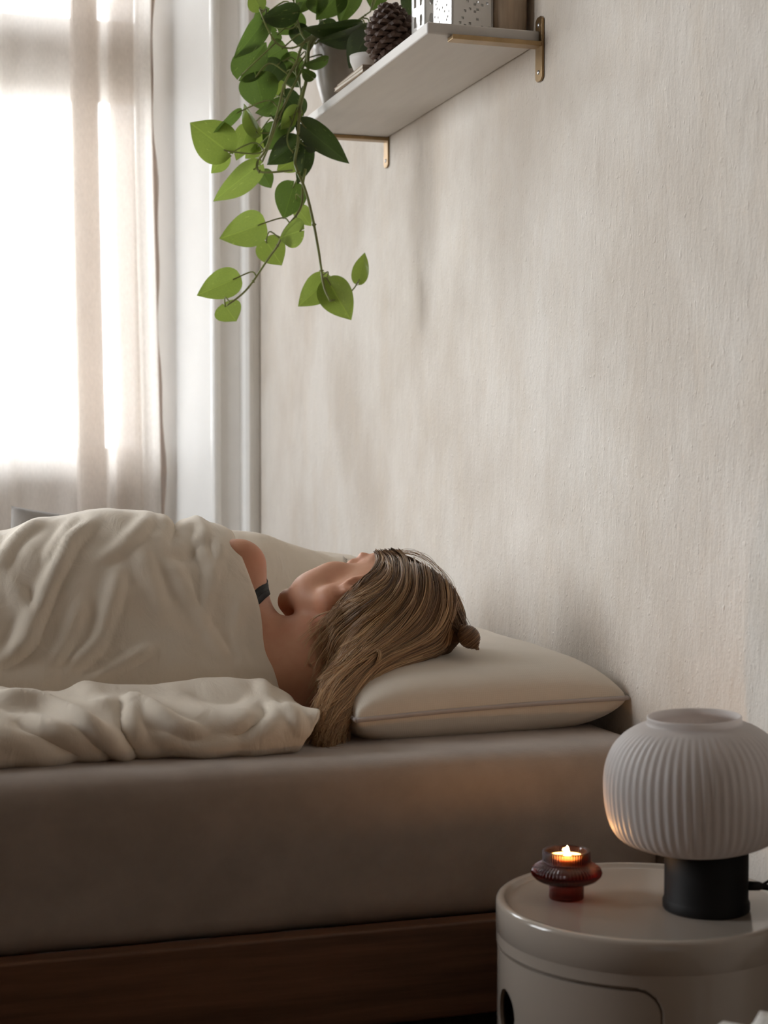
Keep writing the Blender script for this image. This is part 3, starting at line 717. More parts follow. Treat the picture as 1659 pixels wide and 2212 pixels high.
# ------------------------------------------------------------------ duvet
def interp(x, xs, ys): return float(np.interp(x, xs, ys))
def make_duvet():
    NU, NV = 300, 230
    rp = [(0,1160),(60,1141),(140,1121),(240,1111),(320,1114),(345,1124),(375,1142),(400,1136),(440,1135),(475,1146),(500,1162)]
    R3 = np.array([atY(x, y, 2.49) for x, y in rp]); rx = np.concatenate([[-1.0, -.6, -.25], R3[:, 0]]); rz = np.concatenate([[.66, .71, .735], R3[:, 2]])
    cp = [(0,1493),(60,1499),(130,1498),(180,1483),(250,1489),(330,1491),(400,1483),(480,1479),(560,1478),(590,1490),(640,1522)]
    C3 = np.array([atY(x, y, 2.165) for x, y in cp]); cxx = np.concatenate([[-1.0, -.4], C3[:, 0]]); czz = np.concatenate([[.60, .59], C3[:, 2]])
    bp = [(0,1662),(100,1655),(200,1648),(300,1640),(450,1636),(560,1632),(640,1626)]
    B3 = np.array([atZ(x, y, ZM) for x, y in bp]); bxx = np.concatenate([[-1.0], B3[:, 0]]); byy = np.concatenate([[1.99], B3[:, 1]])
    us = np.linspace(0, 1, NU); vs = np.linspace(0, 1, NV)
    # right-hand hem for each control row
    ex = [(470,1180,2.82),(470,1175,2.76),(480,1162,2.62),(488,1156,2.49),(512,1205,2.40),(543,1295,2.315),(566,1375,2.26),(583,1440,2.235),(598,1490,2.215),(606,1487,2.165),(638,1510,2.10),(676,1548,2.06),(640,1592,2.035),(618,1622,2.05),(560,1620,2.12)]
    eX = [atY(*e)[0] for e in ex]
    V = np.zeros((NV, NU, 3))
    for i, u in enumerate(us):
        cols = []
        for r, xm_ in enumerate(eX):
            cols.append(-.95+(xm_+.95)*u)
        z_r = lambda k: interp(cols[k], rx, rz); zr = z_r(3)
        zc = interp(cols[9], cxx, czz); yb = interp(cols[12], bxx, byy)
        hr = zr-ZM
        ctrl = [(cols[0], 2.86, ZM+.006), (cols[1], 2.80, ZM+.35*hr), (cols[2], 2.66, ZM+.90*hr), (cols[3], 2.49, zr), (cols[4], 2.385, ZM+.90*hr),
                (cols[5], 2.305, ZM+.66*hr), (cols[6], 2.255, ZM+.44*hr), (cols[7], 2.230, ZM+.30*hr), (cols[8], 2.215, zc-.012), (cols[9], 2.160, zc),
                (cols[10], 2.085, zc-.012), (cols[11], yb+.010, ZM+.044), (cols[12], yb-.004, ZM+.020), (cols[13], yb+.012, ZM+.004), (cols[14], yb+.09, ZM+.004)]
        V[:, i, :] = spline(ctrl, NV)
    # normals
    def normals(V):
        du = np.gradient(V, axis=1); dv = np.gradient(V, axis=0); n = np.cross(dv, du); n /= np.linalg.norm(n, axis=-1, keepdims=True)+1e-12
        return n
    n = normals(V); mid = n[NV*3//14, NU//2]
    if mid[2] < 0: n = -n
    px, py = proj(V.reshape(-1, 3)); px = px.reshape(NV, NU); py = py.reshape(NV, NU)
    def ridge(line, width, amp, taper=True, skew=0.0, rows=None):
        P = spline(line, 40); best = np.full(px.shape, 1e9); sgn = np.zeros(px.shape); tt = np.zeros(px.shape)
        for k in range(len(P)-1):
            a, b = P[k], P[k+1]; ab = b-a; L2 = ab@ab+1e-9
            t = np.clip(((px-a[0])*ab[0]+(py-a[1])*ab[1])/L2, 0, 1); dx = px-a[0]-t*ab[0]; dy = py-a[1]-t*ab[1]; d = np.hypot(dx, dy)
            c = d < best; best[c] = d[c]; sgn[c] = np.sign(ab[0]*dy-ab[1]*dx)[c]; tt[c] = (k+t[c])/(len(P)-1)
        wd = np.where(sgn > 0, width*(1+skew), width*(1-skew)); g = np.exp(-(best/(.72*wd))**1.35)-.28*np.exp(-((best-1.9*wd)/wd)**2)
        if taper: g = g*np.clip(np.minimum(tt, 1-tt)*6+.15, 0, 1)
        g = g*vis
        return amp*g
    vis = np.ones((NV, NU)); vis[:int(NV*2.2/14)] = 0                     # front half only
    D = np.zeros((NV, NU))
    top = np.ones((NV, NU)); rowcut = int(NV*8.6/14); top[rowcut:] = 0; bot = 1-top
    for l, wd, am, sk in [
        ([(212,1132),(161,1172),(138,1217),(105,1284),(75,1359),(56,1400),(0,1438)], 13, .013, .35),
        ([(166,1122),(123,1183),(100,1225)], 9, .007, .3), ([(98,1132),(49,1165),(19,1200),(0,1240)], 11, .009, .3),
        ([(330,1118),(269,1183),(209,1222)], 12, .007, .2), ([(359,1205),(385,1213),(411,1207),(441,1180)], 10, -.007, 0),
        ([(420,1130),(441,1155),(437,1185),(456,1247)], 9, .008, .2), ([(262,1228),(239,1322),(209,1396),(150,1450)], 15, .008, .3),
        ([(484,1178),(462,1240),(446,1300),(441,1345)], 11, .007, .2), ([(366,1217),(404,1292),(448,1372),(500,1440)], 12, .006, .2),
        ([(300,1180),(330,1260),(350,1350)], 16, .004, .2), ([(520,1290),(510,1380),(530,1460)], 13, .005, .2),
        ([(372,1120),(378,1150),(362,1185)], 9, -.009, 0), ([(345,1115),(352,1140)], 9, .006, 0), ([(430,1128),(400,1150),(396,1180)], 9, .004, 0),
        ([(20,1260),(60,1330),(30,1420)], 15, .006, .2), ([(180,1300),(150,1380),(110,1440)], 16, .006, .2), ([(330,1400),(260,1440),(190,1478)], 12, .006, .2)]:
        D += ridge(l, wd, am, True, sk)*top
    for l, wd, am, sk in [
        ([(-20,1518),(40,1526),(93,1533),(168,1561),(224,1598),(292,1640)], 14, .014, -.35), ([(265,1524),(266,1560),(274,1600),(298,1640)], 13, -.008, 0),
        ([(282,1515),(284,1560),(300,1610)], 12, .008, .2), ([(269,1521),(325,1540),(380,1570),(440,1590)], 13, .010, .3), ([(564,1478),(575,1508),(600,1540)], 10, .010, .2),
        ([(590,1500),(560,1560),(500,1600)], 14, -.006, 0), ([(612,1530),(640,1555),(650,1590)], 11, .008, 0), ([(120,1505),(200,1530),(250,1525)], 12, .006, 0), ([(400,1500),(470,1520),(540,1515)], 14, -.006, 0),
        ([(20,1560),(100,1600),(180,1640)], 18, -.009, 0), ([(330,1590),(420,1615),(520,1605)], 13, .006, 0), ([(640,1520),(600,1528),(585,1505)], 8, -.006, 0)]:
        D += ridge(l, wd, am, True, sk)*bot
    D *= 1.25
    for _ in range(1):
        D[1:-1, 1:-1] = .5*D[1:-1, 1:-1]+.125*(D[:-2, 1:-1]+D[2:, 1:-1]+D[1:-1, :-2]+D[1:-1, 2:])
    # soft random cloth relief
    for j in range(0, NV):
        for i in range(0, NU):
            p = V[j, i]
            D[j, i] += .0030*mnoise.noise(Vector((p[0]*9+p[1]*4, p[1]*5, p[2]*9)))+.0012*mnoise.noise(Vector((p[0]*26, p[1]*20, p[2]*22)))+.0036*(.4-abs(mnoise.noise(Vector((p[0]*17+p[2]*8, p[1]*6, p[2]*6-p[0]*4+3)))))
    edge = np.clip((1-us)*30, 0, 1)[None, :]; D = D*(.35+.65*edge)
    V = V+n*D[..., None]
    # the cloth rests on the body: keep it just outside the skin
    for _ in range(3):
        n2 = normals(V); n2 = n2 if (n2[NV*3//14, NU//2][2] > 0) else -n2
        g = np.clip((V-PF.o)/PF.h, 0, np.array(PF.F.shape)-1.001); i0 = g.astype(int); d = PF.F[i0[..., 0], i0[..., 1], i0[..., 2]]
        inside_box = np.all((V > PF.o) & (V < PF.o+PF.h*(np.array(PF.F.shape)-1)), axis=-1)
        push = np.where(inside_box, np.clip(.011-d, 0, .05), 0)*np.clip((.985-us)/.05, 0, 1)[None, :]
        for _k in range(2):
            push[1:-1, 1:-1] = np.maximum(push[1:-1, 1:-1], .25*(push[:-2, 1:-1]+push[2:, 1:-1]+push[1:-1, :-2]+push[1:-1, 2:]))
        V = V+n*push[..., None]
    for _ in range(2):
        W = V.copy(); W[1:-1, 1:-1] = .5*V[1:-1, 1:-1]+.125*(V[:-2, 1:-1]+V[2:, 1:-1]+V[1:-1, :-2]+V[1:-1, 2:]); V = W
    # the hem is slightly wavy and thick
    V[..., 0] += ((np.clip(us-.9, 0, 1)*10)**3)[None, :]*(.0035*np.sin(np.linspace(0, 38, NV)))[:, None]
    V[..., 2] = np.maximum(V[..., 2], ZM+.0035)
    F = []
    for j in range(NV-1):
        for i in range(NU-1): F.append((j*NU+i, j*NU+i+1, (j+1)*NU+i+1, (j+1)*NU+i))
    o = mesh_obj('duvet', V.reshape(-1, 3), F, M['duvet'])
    so = o.modifiers.new('t', 'SOLIDIFY'); so.thickness = .007; so.offset = -1 if mid[2] >= 0 else 1
    return tag(o, 'creased cream linen duvet draped over the sleeping woman', 'duvet')
make_duvet()

# far duvet heap and grey cushion on the other side of the bed
def make_far_duvet():
    NX, NY = 130, 70; V = []; F = []
    for j in range(NY):
        for i in range(NX):
            u = i/(NX-1); v = j/(NY-1); x = .26+u*.70; y = 2.80+v*.34
            tp = interp(x, [.26, .34, .45, .60, .70, .80, .87, .93, .96], [.02, .16, .216, .224, .222, .212, .195, .15, .04])
            s = max(0, math.sin(math.pi*min(1, max(0, v))))**.55
            z = ZM+.004+tp*s*(1-.05*math.sin(x*9))+(.012*mnoise.noise(Vector((x*6+y*3, y*7, 1)))+.006*mnoise.noise(Vector((x*19+y*9, y*16, 4)))+.006*math.sin(x*21+y*13)*math.sin(y*9))*s
            V.append((x, y, max(z, ZM+.004)))
    for j in range(NY-1):
        for i in range(NX-1): F.append((j*NX+i, j*NX+i+1, (j+1)*NX+i+1, (j+1)*NX+i))
    o = mesh_obj('duvet', V, F, M['duvet']); so = o.modifiers.new('t', 'SOLIDIFY'); so.thickness = .006; so.offset = -1
    return tag(o, 'second white duvet heaped up behind the woman beside the wall', 'duvet')
make_far_duvet()

def make_pillow(name, a, b, t, m, loc, rot, seam_m=None, n=56, pe=5.0, corner=.35, puff=.42):
    V, F = [], []; N1 = n+1
    for side in (1, -1):
        for j in range(N1):
            for i in range(N1):
                u = -1+2*i/n; v = -1+2*j/n
                u = math.sin(u*math.pi/2)*.5+u*.5; v = math.sin(v*math.pi/2)*.5+v*.5
                h = max(0, (1-abs(u)**pe)*(1-abs(v)**pe))**puff
                pin = 1-.045*(1-abs(v)**2)*abs(u)**6; pin2 = 1-.045*(1-abs(u)**2)*abs(v)**6
                V.append((u*a*pin, v*b*pin2, side*t*.5*h+.002*mnoise.noise(Vector((u*3, v*5, side)))*h))
    for s in (0, 1):
        o = s*N1*N1
        for j in range(n):
            for i in range(n):
                q = (o+j*N1+i, o+j*N1+i+1, o+(j+1)*N1+i+1, o+(j+1)*N1+i); F.append(q if s == 0 else q[::-1])
    bm = bmesh.new(); vs = [bm.verts.new(v) for v in V]
    for q in F: bm.faces.new([vs[i] for i in q])
    bmesh.ops.remove_doubles(bm, verts=bm.verts, dist=1e-5)
    o = bm_obj(name, bm, m, None, sm=True); o.location = loc; o.rotation_euler = rot
    if seam_m:
        P = []
        for k in range(161):
            q = k/160*4; e = int(q) % 4; f = q-int(q); w_ = -1+2*f; w_ = math.sin(w_*math.pi/2)*.5+w_*.5
            sh = 1-.045*(1-w_*w_)
            c = [(w_*a, -b*sh), (a*sh, w_*b), (-w_*a, b*sh), (-a*sh, -w_*b)][e]; P.append((c[0], c[1], 0))
        tube('piping', P, .0034, seam_m, o, 6)
    return o
pl = make_pillow('pillow', .198, .318, .118, M['pillow'], (.793, 2.356, .551), (R_(.6), R_(-1.6), R_(1.0)), M['seam'], 64, 5.0, puff=.40)
tag(pl, 'ivory pillow with knitted cover and edge seam under the woman\'s head', 'pillow')
cq = atY(22, 1119, 3.22)
cu_ = make_pillow('cushion', .125, .125, .08, M['greycloth'], (float(cq[0])+.112, 3.22, float(cq[2])-.116), (R_(88), R_(7), 0), None, 24, 6)
tag(cu_, 'dark grey cushion whose corner peeks over the duvet near the curtain', 'cushion')

# ------------------------------------------------------------------ wall shelf
SY0, SY1, SX, SZ0, SZ1 = 2.363, 3.19, .811, 1.535, 1.553
shelf = empty('wall_shelf', (1.0, (SY0+SY1)/2, SZ0))
def sbox(name, x0, x1, y0, y1, z0, z1, m, par=None, bev=.002):
    c = shelf.location
    return box(name, x0-c.x, x1-c.x, y0-c.y, y1-c.y, z0-c.z, z1-c.z, m, par or shelf, bevel=bev)
sbox('board', SX, .9985, SY0, SY1, SZ0, SZ1, M['shelf'], None, .003)
def bracket(y):
    zt = SZ0
    arm = sbox('bracket_arm', SX+.038, .9965, y-.0125, y+.0125, zt-.0075, zt-.0002, M['brass'], None, .001)
    pl_ = None
    bm = bmesh.new(); c = shelf.location; w2 = .0135
    zt_, zb_ = zt+.040, zt-.060
    prof = [(-w2, zb_+.005), (-w2*.5, zb_), (w2*.5, zb_), (w2, zb_+.005), (w2, zt_-.005), (w2*.5, zt_), (-w2*.5, zt_), (-w2, zt_-.005)]
    lo = [bm.verts.new((.9995-c.x, y+a-c.y, z-c.z)) for a, z in prof]; hi = [bm.verts.new((.9955-c.x, y+a-c.y, z-c.z)) for a, z in prof]
    bm.faces.new(lo); bm.faces.new(hi[::-1])
    for i in range(8): bm.faces.new((lo[i], hi[i], hi[(i+1) % 8], lo[(i+1) % 8]))
    pl_ = bm_obj('bracket_plate', bm, M['brass'], shelf, bevel=.0008)
    for z in (zt+.027, zt-.046):
        s = lathe('screw', [(0, .0016), (.0022, .0014), (.0036, .0006), (.0038, 0), (.0036, -.0014), (0, -.0014)], M['steel'], pl_, 16, (.9953-c.x, y-c.y, z-c.z))
        s.rotation_euler = (0, R_(-90), 0)
bracket(SY0+.002); bracket(SY1-.03)
tag(shelf, 'white painted wooden shelf on two brass angle brackets high on the plaster wall', 'shelf')

# things on the shelf -------------------------------------------------------
def pot_plant():
    pc = Vector((.850, 2.995, SZ1)); root = empty('potted_pothos', tuple(pc))
    prof = [(0, 0), (.026, 0), (.030, .003), (.034, .015), (.042, .042), (.048, .075), (.050, .105), (.0505, .120), (.049, .124), (.046, .124), (.0455, .110), (0, .108)]
    lathe('pot', prof, M['pot'], root, 48)
    lathe('soil', [(0, .1195), (.02, .121), (.04, .1185), (.0452, .116), (.0452, .112), (0, .1115)], M['soil'], root, 32)
    def world(px, py, Y): return Vector(atY(px, py, Y).tolist())-pc
    rim = Vector((-.045, -.01, .125))
    vines_px = [
        ([(668,95),(664,160),(655,200),(648,235),(645,270),(643,310),(637,345),(641,365),(660,412),(675,470),(688,540),(693,575),(700,620),(713,650)], 2.945, .0036),
        ([(672,100),(652,150),(622,210),(600,260),(582,312),(566,350)], 2.95, .0029),
        ([(660,88),(648,110),(640,135),(615,180),(602,232),(575,320),(556,350),(560,370),(590,372),(632,368)], 2.925, .0028),
        ([(660,365),(654,400),(652,440),(640,465),(614,498),(600,530),(580,558),(545,610),(522,636),(490,660)], 2.945, .0027),
        ([(660,90),(630,104),(600,95),(578,62),(561,20)], 2.92, .0022),
        ([(676,95),(690,60),(700,20),(710,-20)], 2.97, .0022), ([(664,92),(650,70),(640,30),(630,-20)], 2.95, .0022),
        ([(680,95),(720,70),(770,45),(800,25)], 2.93, .0020), ([(668,110),(640,150),(650,200),(636,250),(620,300),(636,330),(664,312)], 2.96, .0020),
        ([(713,650),(735,645),(760,628),(776,606)], 2.945, .0019)]
    samples = []
    for px, Y, r in vines_px:
        pts = [world(x, y, Y+.012*math.sin(k*1.3)) for k, (x, y) in enumerate(px)]
        if px[0][1] < 120 and len(pts) > 4 and px[0][0] < 690: pts = [Vector((-.020, .0, .118)), Vector((-.038, -.012, .135))]+pts
        sp = spline([tuple(p) for p in pts], 8*len(pts)); samples += [Vector(p) for p in sp]
        V, F = tube_geo(sp, [r*(1-.35*i/len(sp)) for i in range(len(sp))], 7)
        for k in range(10, len(sp)-4, 17):                       # nodes
            tube_geo([sp[k]-(sp[k+1]-sp[k])*.4, sp[k], sp[k]+(sp[k+1]-sp[k])*.4], [r*.7, r*1.5, r*.7], 6, V, F)
        mesh_obj('vine', V, F, M['vine'], root)
    # heart-shaped blade, unit length along +x, unit half-width in y, folded a little along the midrib
    def leaf_mesh(name, fold, curl, m):
        nu, nv = 16, 8; V = []; F = []
        for i in range(nu+1):
            t = (i/nu)**1.35
            wv = max(0, math.sin(math.pi*min(1, max(t, 1e-4))**.60))**.72*(1-.20*t**5)*(1-.38*t**9) if t < .999 else 0
            for j in range(-nv, nv+1):
                s = j/nv; x = t-.15*abs(s)**1.4*(1-t)**3; y = s*wv*.56
                z = fold*abs(s)*wv*.5-curl*(t*t)*.5-.10*curl*s*s+.015*math.sin(9*t+3*abs(s))*abs(s)
                V.append((x, y, z))
        n = 2*nv+1
        for i in range(nu):
            for j in range(n-1): F.append((i*n+j, i*n+j+1, (i+1)*n+j+1, (i+1)*n+j))
        me = bpy.data.meshes.new(name); me.from_pydata(V, [], F); me.materials.append(m); smooth(me); return me
    LM = {}
    for key in 'DML':
        LM[key] = [leaf_mesh('leaf', a, b_, M['leaf'+key]) for a, b_ in ((.16, .10), (.28, .22), (.08, -.12))]
        for k in LM[key]: pass
    # base x,y -> tip x,y, width px, tone, roll in degrees, depth offset, tilt (tip towards the camera +)
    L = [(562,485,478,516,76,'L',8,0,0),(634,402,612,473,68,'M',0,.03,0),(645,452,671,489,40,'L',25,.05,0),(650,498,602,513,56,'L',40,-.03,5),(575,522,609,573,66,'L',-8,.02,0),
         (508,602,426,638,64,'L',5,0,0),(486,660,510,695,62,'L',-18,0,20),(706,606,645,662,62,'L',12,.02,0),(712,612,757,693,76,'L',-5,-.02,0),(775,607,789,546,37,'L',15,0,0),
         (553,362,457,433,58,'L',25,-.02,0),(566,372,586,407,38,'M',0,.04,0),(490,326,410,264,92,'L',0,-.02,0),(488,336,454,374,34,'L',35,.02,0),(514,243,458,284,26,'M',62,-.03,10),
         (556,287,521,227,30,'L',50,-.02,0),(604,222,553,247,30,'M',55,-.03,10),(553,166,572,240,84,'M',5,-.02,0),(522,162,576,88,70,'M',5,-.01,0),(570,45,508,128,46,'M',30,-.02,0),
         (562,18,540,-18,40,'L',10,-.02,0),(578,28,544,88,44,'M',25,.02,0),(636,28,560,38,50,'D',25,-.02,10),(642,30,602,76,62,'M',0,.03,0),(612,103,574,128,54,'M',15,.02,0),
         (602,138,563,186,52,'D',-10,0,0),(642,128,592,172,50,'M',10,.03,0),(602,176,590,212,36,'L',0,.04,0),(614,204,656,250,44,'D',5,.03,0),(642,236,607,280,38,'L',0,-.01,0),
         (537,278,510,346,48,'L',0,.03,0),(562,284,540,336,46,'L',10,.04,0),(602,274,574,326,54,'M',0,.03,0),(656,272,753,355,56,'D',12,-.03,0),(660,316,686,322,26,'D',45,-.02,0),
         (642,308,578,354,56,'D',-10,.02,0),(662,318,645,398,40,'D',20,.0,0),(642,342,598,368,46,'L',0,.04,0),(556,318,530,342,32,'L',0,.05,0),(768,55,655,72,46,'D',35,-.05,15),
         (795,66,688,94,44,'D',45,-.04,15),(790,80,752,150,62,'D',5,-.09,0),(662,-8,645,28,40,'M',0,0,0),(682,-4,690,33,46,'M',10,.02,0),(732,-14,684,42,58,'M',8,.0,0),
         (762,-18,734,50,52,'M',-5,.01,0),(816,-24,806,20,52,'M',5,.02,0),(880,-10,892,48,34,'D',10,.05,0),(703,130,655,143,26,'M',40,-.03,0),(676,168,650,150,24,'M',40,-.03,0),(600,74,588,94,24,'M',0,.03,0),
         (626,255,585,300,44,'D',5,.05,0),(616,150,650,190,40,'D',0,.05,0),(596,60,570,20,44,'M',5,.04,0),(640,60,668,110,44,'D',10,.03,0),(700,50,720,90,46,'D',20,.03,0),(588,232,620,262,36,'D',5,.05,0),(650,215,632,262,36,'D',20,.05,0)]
    rl = random.Random(3)
    for bx_, by_, tx_, ty_, wp, tone, roll, dY, tilt in L:
        Y = 2.965+dY*.8
        if by_ < 90 and bx_ > 680: Y = 2.94+dY*.5
        B = world(bx_, by_, Y); T = world(tx_, ty_, Y-.02*math.sin(R_(tilt))+rl.uniform(-.012, .012))
        ax = T-B; ln = ax.length; view = Vector(((Vector(CAM.tolist())-pc)-B)).normalized()
        xa = ax.normalized(); za = (view-xa*view.dot(xa)).normalized(); ya = za.cross(xa)
        rr = R_(roll+rl.uniform(-6, 6)); za2 = za*math.cos(rr)+ya*math.sin(rr); ya2 = za2.cross(xa)
        depth = (Vector(CAM.tolist())-pc-B).length; wid = wp/FPX*depth/max(.45, math.cos(R_(roll)))
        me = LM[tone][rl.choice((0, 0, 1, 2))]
        o = bpy.data.objects.new('leaf', me); link(o, root)
        mt = Matrix((xa*ln, ya2*wid/1.12, za2*ln)).transposed().to_4x4(); mt.translation = B; o.matrix_local = mt
        # petiole back to the nearest stem
        c = min(samples, key=lambda p: (p-B).length+(.02 if p.z < B.z else 0))
        if (c-B).length > .008:
            mid = (c+B)/2-xa*(c-B).length*.28+Vector((0, 0, .006))
            sp = spline([tuple(c), tuple(mid), tuple(B), tuple(B+xa*ln*.06)], 12)
            V, F = tube_geo(sp, .00145, 6); mesh_obj('petiole', V, F, M['vine'], root)
    return tag(root, 'trailing green pothos in a taupe glazed pot at the far end of the shelf', 'plant')
pot_plant()

def pinecone():
    c = Vector((.845, 2.65, SZ1+.054)); root = empty('pinecone', tuple(c), (R_(6), R_(-8), 0))
    def prof(t):  # t 0 bottom .. 1 top
        return .041*math.sin(math.pi*(t*.86+.10))**.75*(1.12-.30*t)
    lathe('core', [(max(.001, prof(t)*.62), -.05+t*.10) for t in np.linspace(0, 1, 14)], M['cone'], root, 20)
    V = [(-.010,-.0065,-.003),(-.010,.0065,-.003),(.002,.0098,.0005),(.0085,.0045,.0015),(.0105,0,.001),(.0085,-.0045,.0015),(.002,-.0098,.0005),(.0035,0,.0052),(-.012,0,-.001),
         (-.010,-.0055,-.0055),(-.010,.0055,-.0055),(.002,.008,-.0035),(.0085,.0035,-.0025),(.0085,-.0035,-.0025),(.002,-.008,-.0035)]
    F = [(0,6,7,8),(8,7,2,1),(2,7,4,3),(7,6,5,4),(6,0,9,14),(0,1,10,9),(1,2,11,10),(2,3,12,11),(3,4,12),(4,13,12),(4,5,13),(5,6,14,13),(9,10,11,12,13,14),(0,8,1)]
    me = bpy.data.meshes.new('scale'); me.from_pydata(V, [], F); me.materials.append(M['cone']); me.update()
    N = 112; ga = 2.399963
    for k in range(N):
        t = .03+.94*k/(N-1); r = prof(t); a = k*ga; z = -.05+t*.10
        s = .55+.75*math.sin(math.pi*min(1, t*.8+.15)); tilt = R_(-48+100*t)
        o = bpy.data.objects.new('scale', me); link(o, root)
        o.location = (r*.86*math.cos(a), r*.86*math.sin(a), z); o.rotation_euler = (0, -tilt, a); o.scale = (s*1.02, s*1.16, s*1.1)
    return tag(root, 'brown open pinecone resting on the white shelf edge', 'pinecone')
pinecone()

def lantern_box():
    # square ceramic light holder with punched holes: walls built around the holes
    w_, h_, t_ = .036, .13, .0035
    root = empty('ceramic_lantern', tuple(Vector((.902, 2.452, SZ1))), (0, 0, R_(4)))
    rl = random.Random(11)
    def wall(horizontal_axis, sign, holes):
        nx, nz = 17, 34; bm = bmesh.new(); cw = 2*w_/nx; ch = h_/nz
        solid = np.ones((nx, nz), bool)
        for i, k in holes: solid[i, k] = False
        def pt(a, z, d): return (a, sign*(w_-d), z) if horizontal_axis == 'x' else (sign*(w_-d), a, z)
        vo = {}; 
        def gv(i, k, d):
            key = (i, k, d)
            if key not in vo: vo[key] = bm.verts.new(pt(-w_+i*cw, k*ch, d))
            return vo[key]
        for i in range(nx):
            for k in range(nz):
                if not solid[i, k]: continue
                for d in (0, t_): bm.faces.new((gv(i, k, d), gv(i+1, k, d), gv(i+1, k+1, d), gv(i, k+1, d)))
                for (ai, ak, bi, bk, ni, nk) in ((i, k, i+1, k, i, k-1), (i, k+1, i+1, k+1, i, k+1), (i, k, i, k+1, i-1, k), (i+1, k, i+1, k+1, i+1, k)):
                    if not (0 <= ni < nx and 0 <= nk < nz) or not solid[ni, nk]: bm.faces.new((gv(ai, ak, 0), gv(bi, bk, 0), gv(bi, bk, t_), gv(ai, ak, t_)))
        return bm_obj('wall_panel', bm, M['ceramic'], root)
    for ax, sg in (('x', -1), ('x', 1), ('y', -1), ('y', 1)):
        holes = set()
        for k in range(3, 32, 3):
            for i in range(2, 15, 2):
                if rl.random() < .55: holes.add((i+rl.choice((0, 0, 1)), k+rl.choice((0, 1))))
        wall(ax, sg, holes)
    box('base', -w_+.0005, w_-.0005, -w_+.0005, w_-.0005, 0, .004, M['ceramic'], root)
    return tag(root, 'square white ceramic tealight lantern pierced with little square holes on the shelf', 'lantern')
lantern_box()

def lantern_house():
    w_, d_, h_ = .030, .022, .105; root = empty('ceramic_house', (.892, 2.565, SZ1), (0, 0, R_(10)))
    # a thin shell with arched openings, built from boundary outlines
    def wall(width, loc, rz, openings):
        bm = bmesh.new(); t_ = .0035
        outer = [(-width, 0), (width, 0), (width, h_), (-width, h_)]
        loops = [outer]
        for cx_, z0_, hw, hh in openings:
            loops.append([(cx_-hw, z0_), (cx_+hw, z0_)]+[(cx_+hw*math.cos(a), z0_+hh+hw*math.sin(a)) for a in np.linspace(0, math.pi, 9)])
        es = []
        for lp in loops:
            vs = [bm.verts.new((x, 0, z)) for x, z in lp]; es += [bm.edges.new((vs[i], vs[(i+1) % len(vs)])) for i in range(len(vs))]
        bmesh.ops.triangle_fill(bm, use_beauty=True, use_dissolve=False, edges=es)
        ex_ = bmesh.ops.extrude_face_region(bm, geom=bm.faces[:]); bmesh.ops.translate(bm, verts=[v for v in ex_['geom'] if isinstance(v, bmesh.types.BMVert)], vec=(0, t_, 0))
        o = bm_obj('wall_panel', bm, M['ceramic'], root); o.location = loc; o.rotation_euler = (0, 0, rz); return o
    op = [(x, z, .0048, .014) for x in (-.016, 0, .016) for z in (.012, .045, .078)]
    wall(w_, (0, -d_, 0), 0, op); wall(w_, (0, d_, 0), R_(180), op)
    op = [(x, z, .0042, .014) for x in (-.010, .010) for z in (.012, .045, .078)]
    wall(d_, (-w_, 0, 0), R_(-90), op); wall(d_, (w_, 0, 0), R_(90), op)
    bm = bmesh.new()
    for x in (-w_, w_): pass
    prism = [(-w_-.001, h_), (w_+.001, h_), (0, h_+.03)]
    lo = [bm.verts.new((x, -d_-.001, z)) for x, z in prism]; hi = [bm.verts.new((x, d_+.001, z)) for x, z in prism]
    bm.faces.new(lo); bm.faces.new(hi[::-1])
    for i in range(3): bm.faces.new((lo[i], hi[i], hi[(i+1) % 3], lo[(i+1) % 3]))
    bm_obj('roof', bm, M['ceramic'], root)
    return tag(root, 'narrow glossy white ceramic tealight house with arched window openings beside the pinecone', 'lantern')
lantern_house()

v_ = lathe('vase', [(0, 0), (.024, 0), (.027, .004), (.029, .03), (.029, .10), (.022, .125), (.014, .14), (.015, .155), (.012, .155), (.011, .14), (.018, .12), (.025, .1), (.025, .01), (0, .008)], M['kraft'], None, 40, (.9695, 2.425, SZ1))
tag(v_, 'tan stoneware vase between the square lantern and the wall', 'vase')
v_ = lathe('vase', [(0, 0), (.022, 0), (.026, .004), (.03, .05), (.026, .10), (.016, .13), (.017, .15), (.014, .15), (.013, .13), (.022, .1), (.026, .05), (.022, .01), (0, .008)], M['ceramicm'], None, 40, (.945, 2.735, SZ1))
tag(v_, 'matte white vase standing behind the pinecone', 'vase')
b_ = lathe('bowl', [(0, 0), (.014, 0), (.016, .003), (.026, .012), (.032, .026), (.033, .036), (.031, .037), (.029, .027), (.02, .014), (0, .009)], M['ceramicm'], None, 40, (.846, 2.79, SZ1+.0128))
tag(b_, 'small round white bowl on the thin books beside the pinecone', 'bowl')
for k, (z0, th, dx, cm) in enumerate(((0, .006, 0, 'paper'), (.0066, .006, .003, 'paper'))):
    bk = empty('booklet', (.852+dx, 2.785, SZ1+z0), (0, 0, R_(1.5-2*k)))
    box('pages', -.044, .046, -.081, .081, .0008, th-.0008, M['paper'], bk)
    box('cover', -.045, .048, -.083, .083, 0, .0008, M['cover'], bk); box('cover', -.045, .048, -.083, .083, th-.0008, th, M['cover'], bk)
    box('spine', .046, .048, -.083, .083, .0008, th-.0008, M['cover'], bk)
    tag(bk, ['thin pale booklet lying directly on the shelf board between pot and pinecone', 'thin pale booklet lying on top of another booklet, under the white bowl'][k], 'booklet')

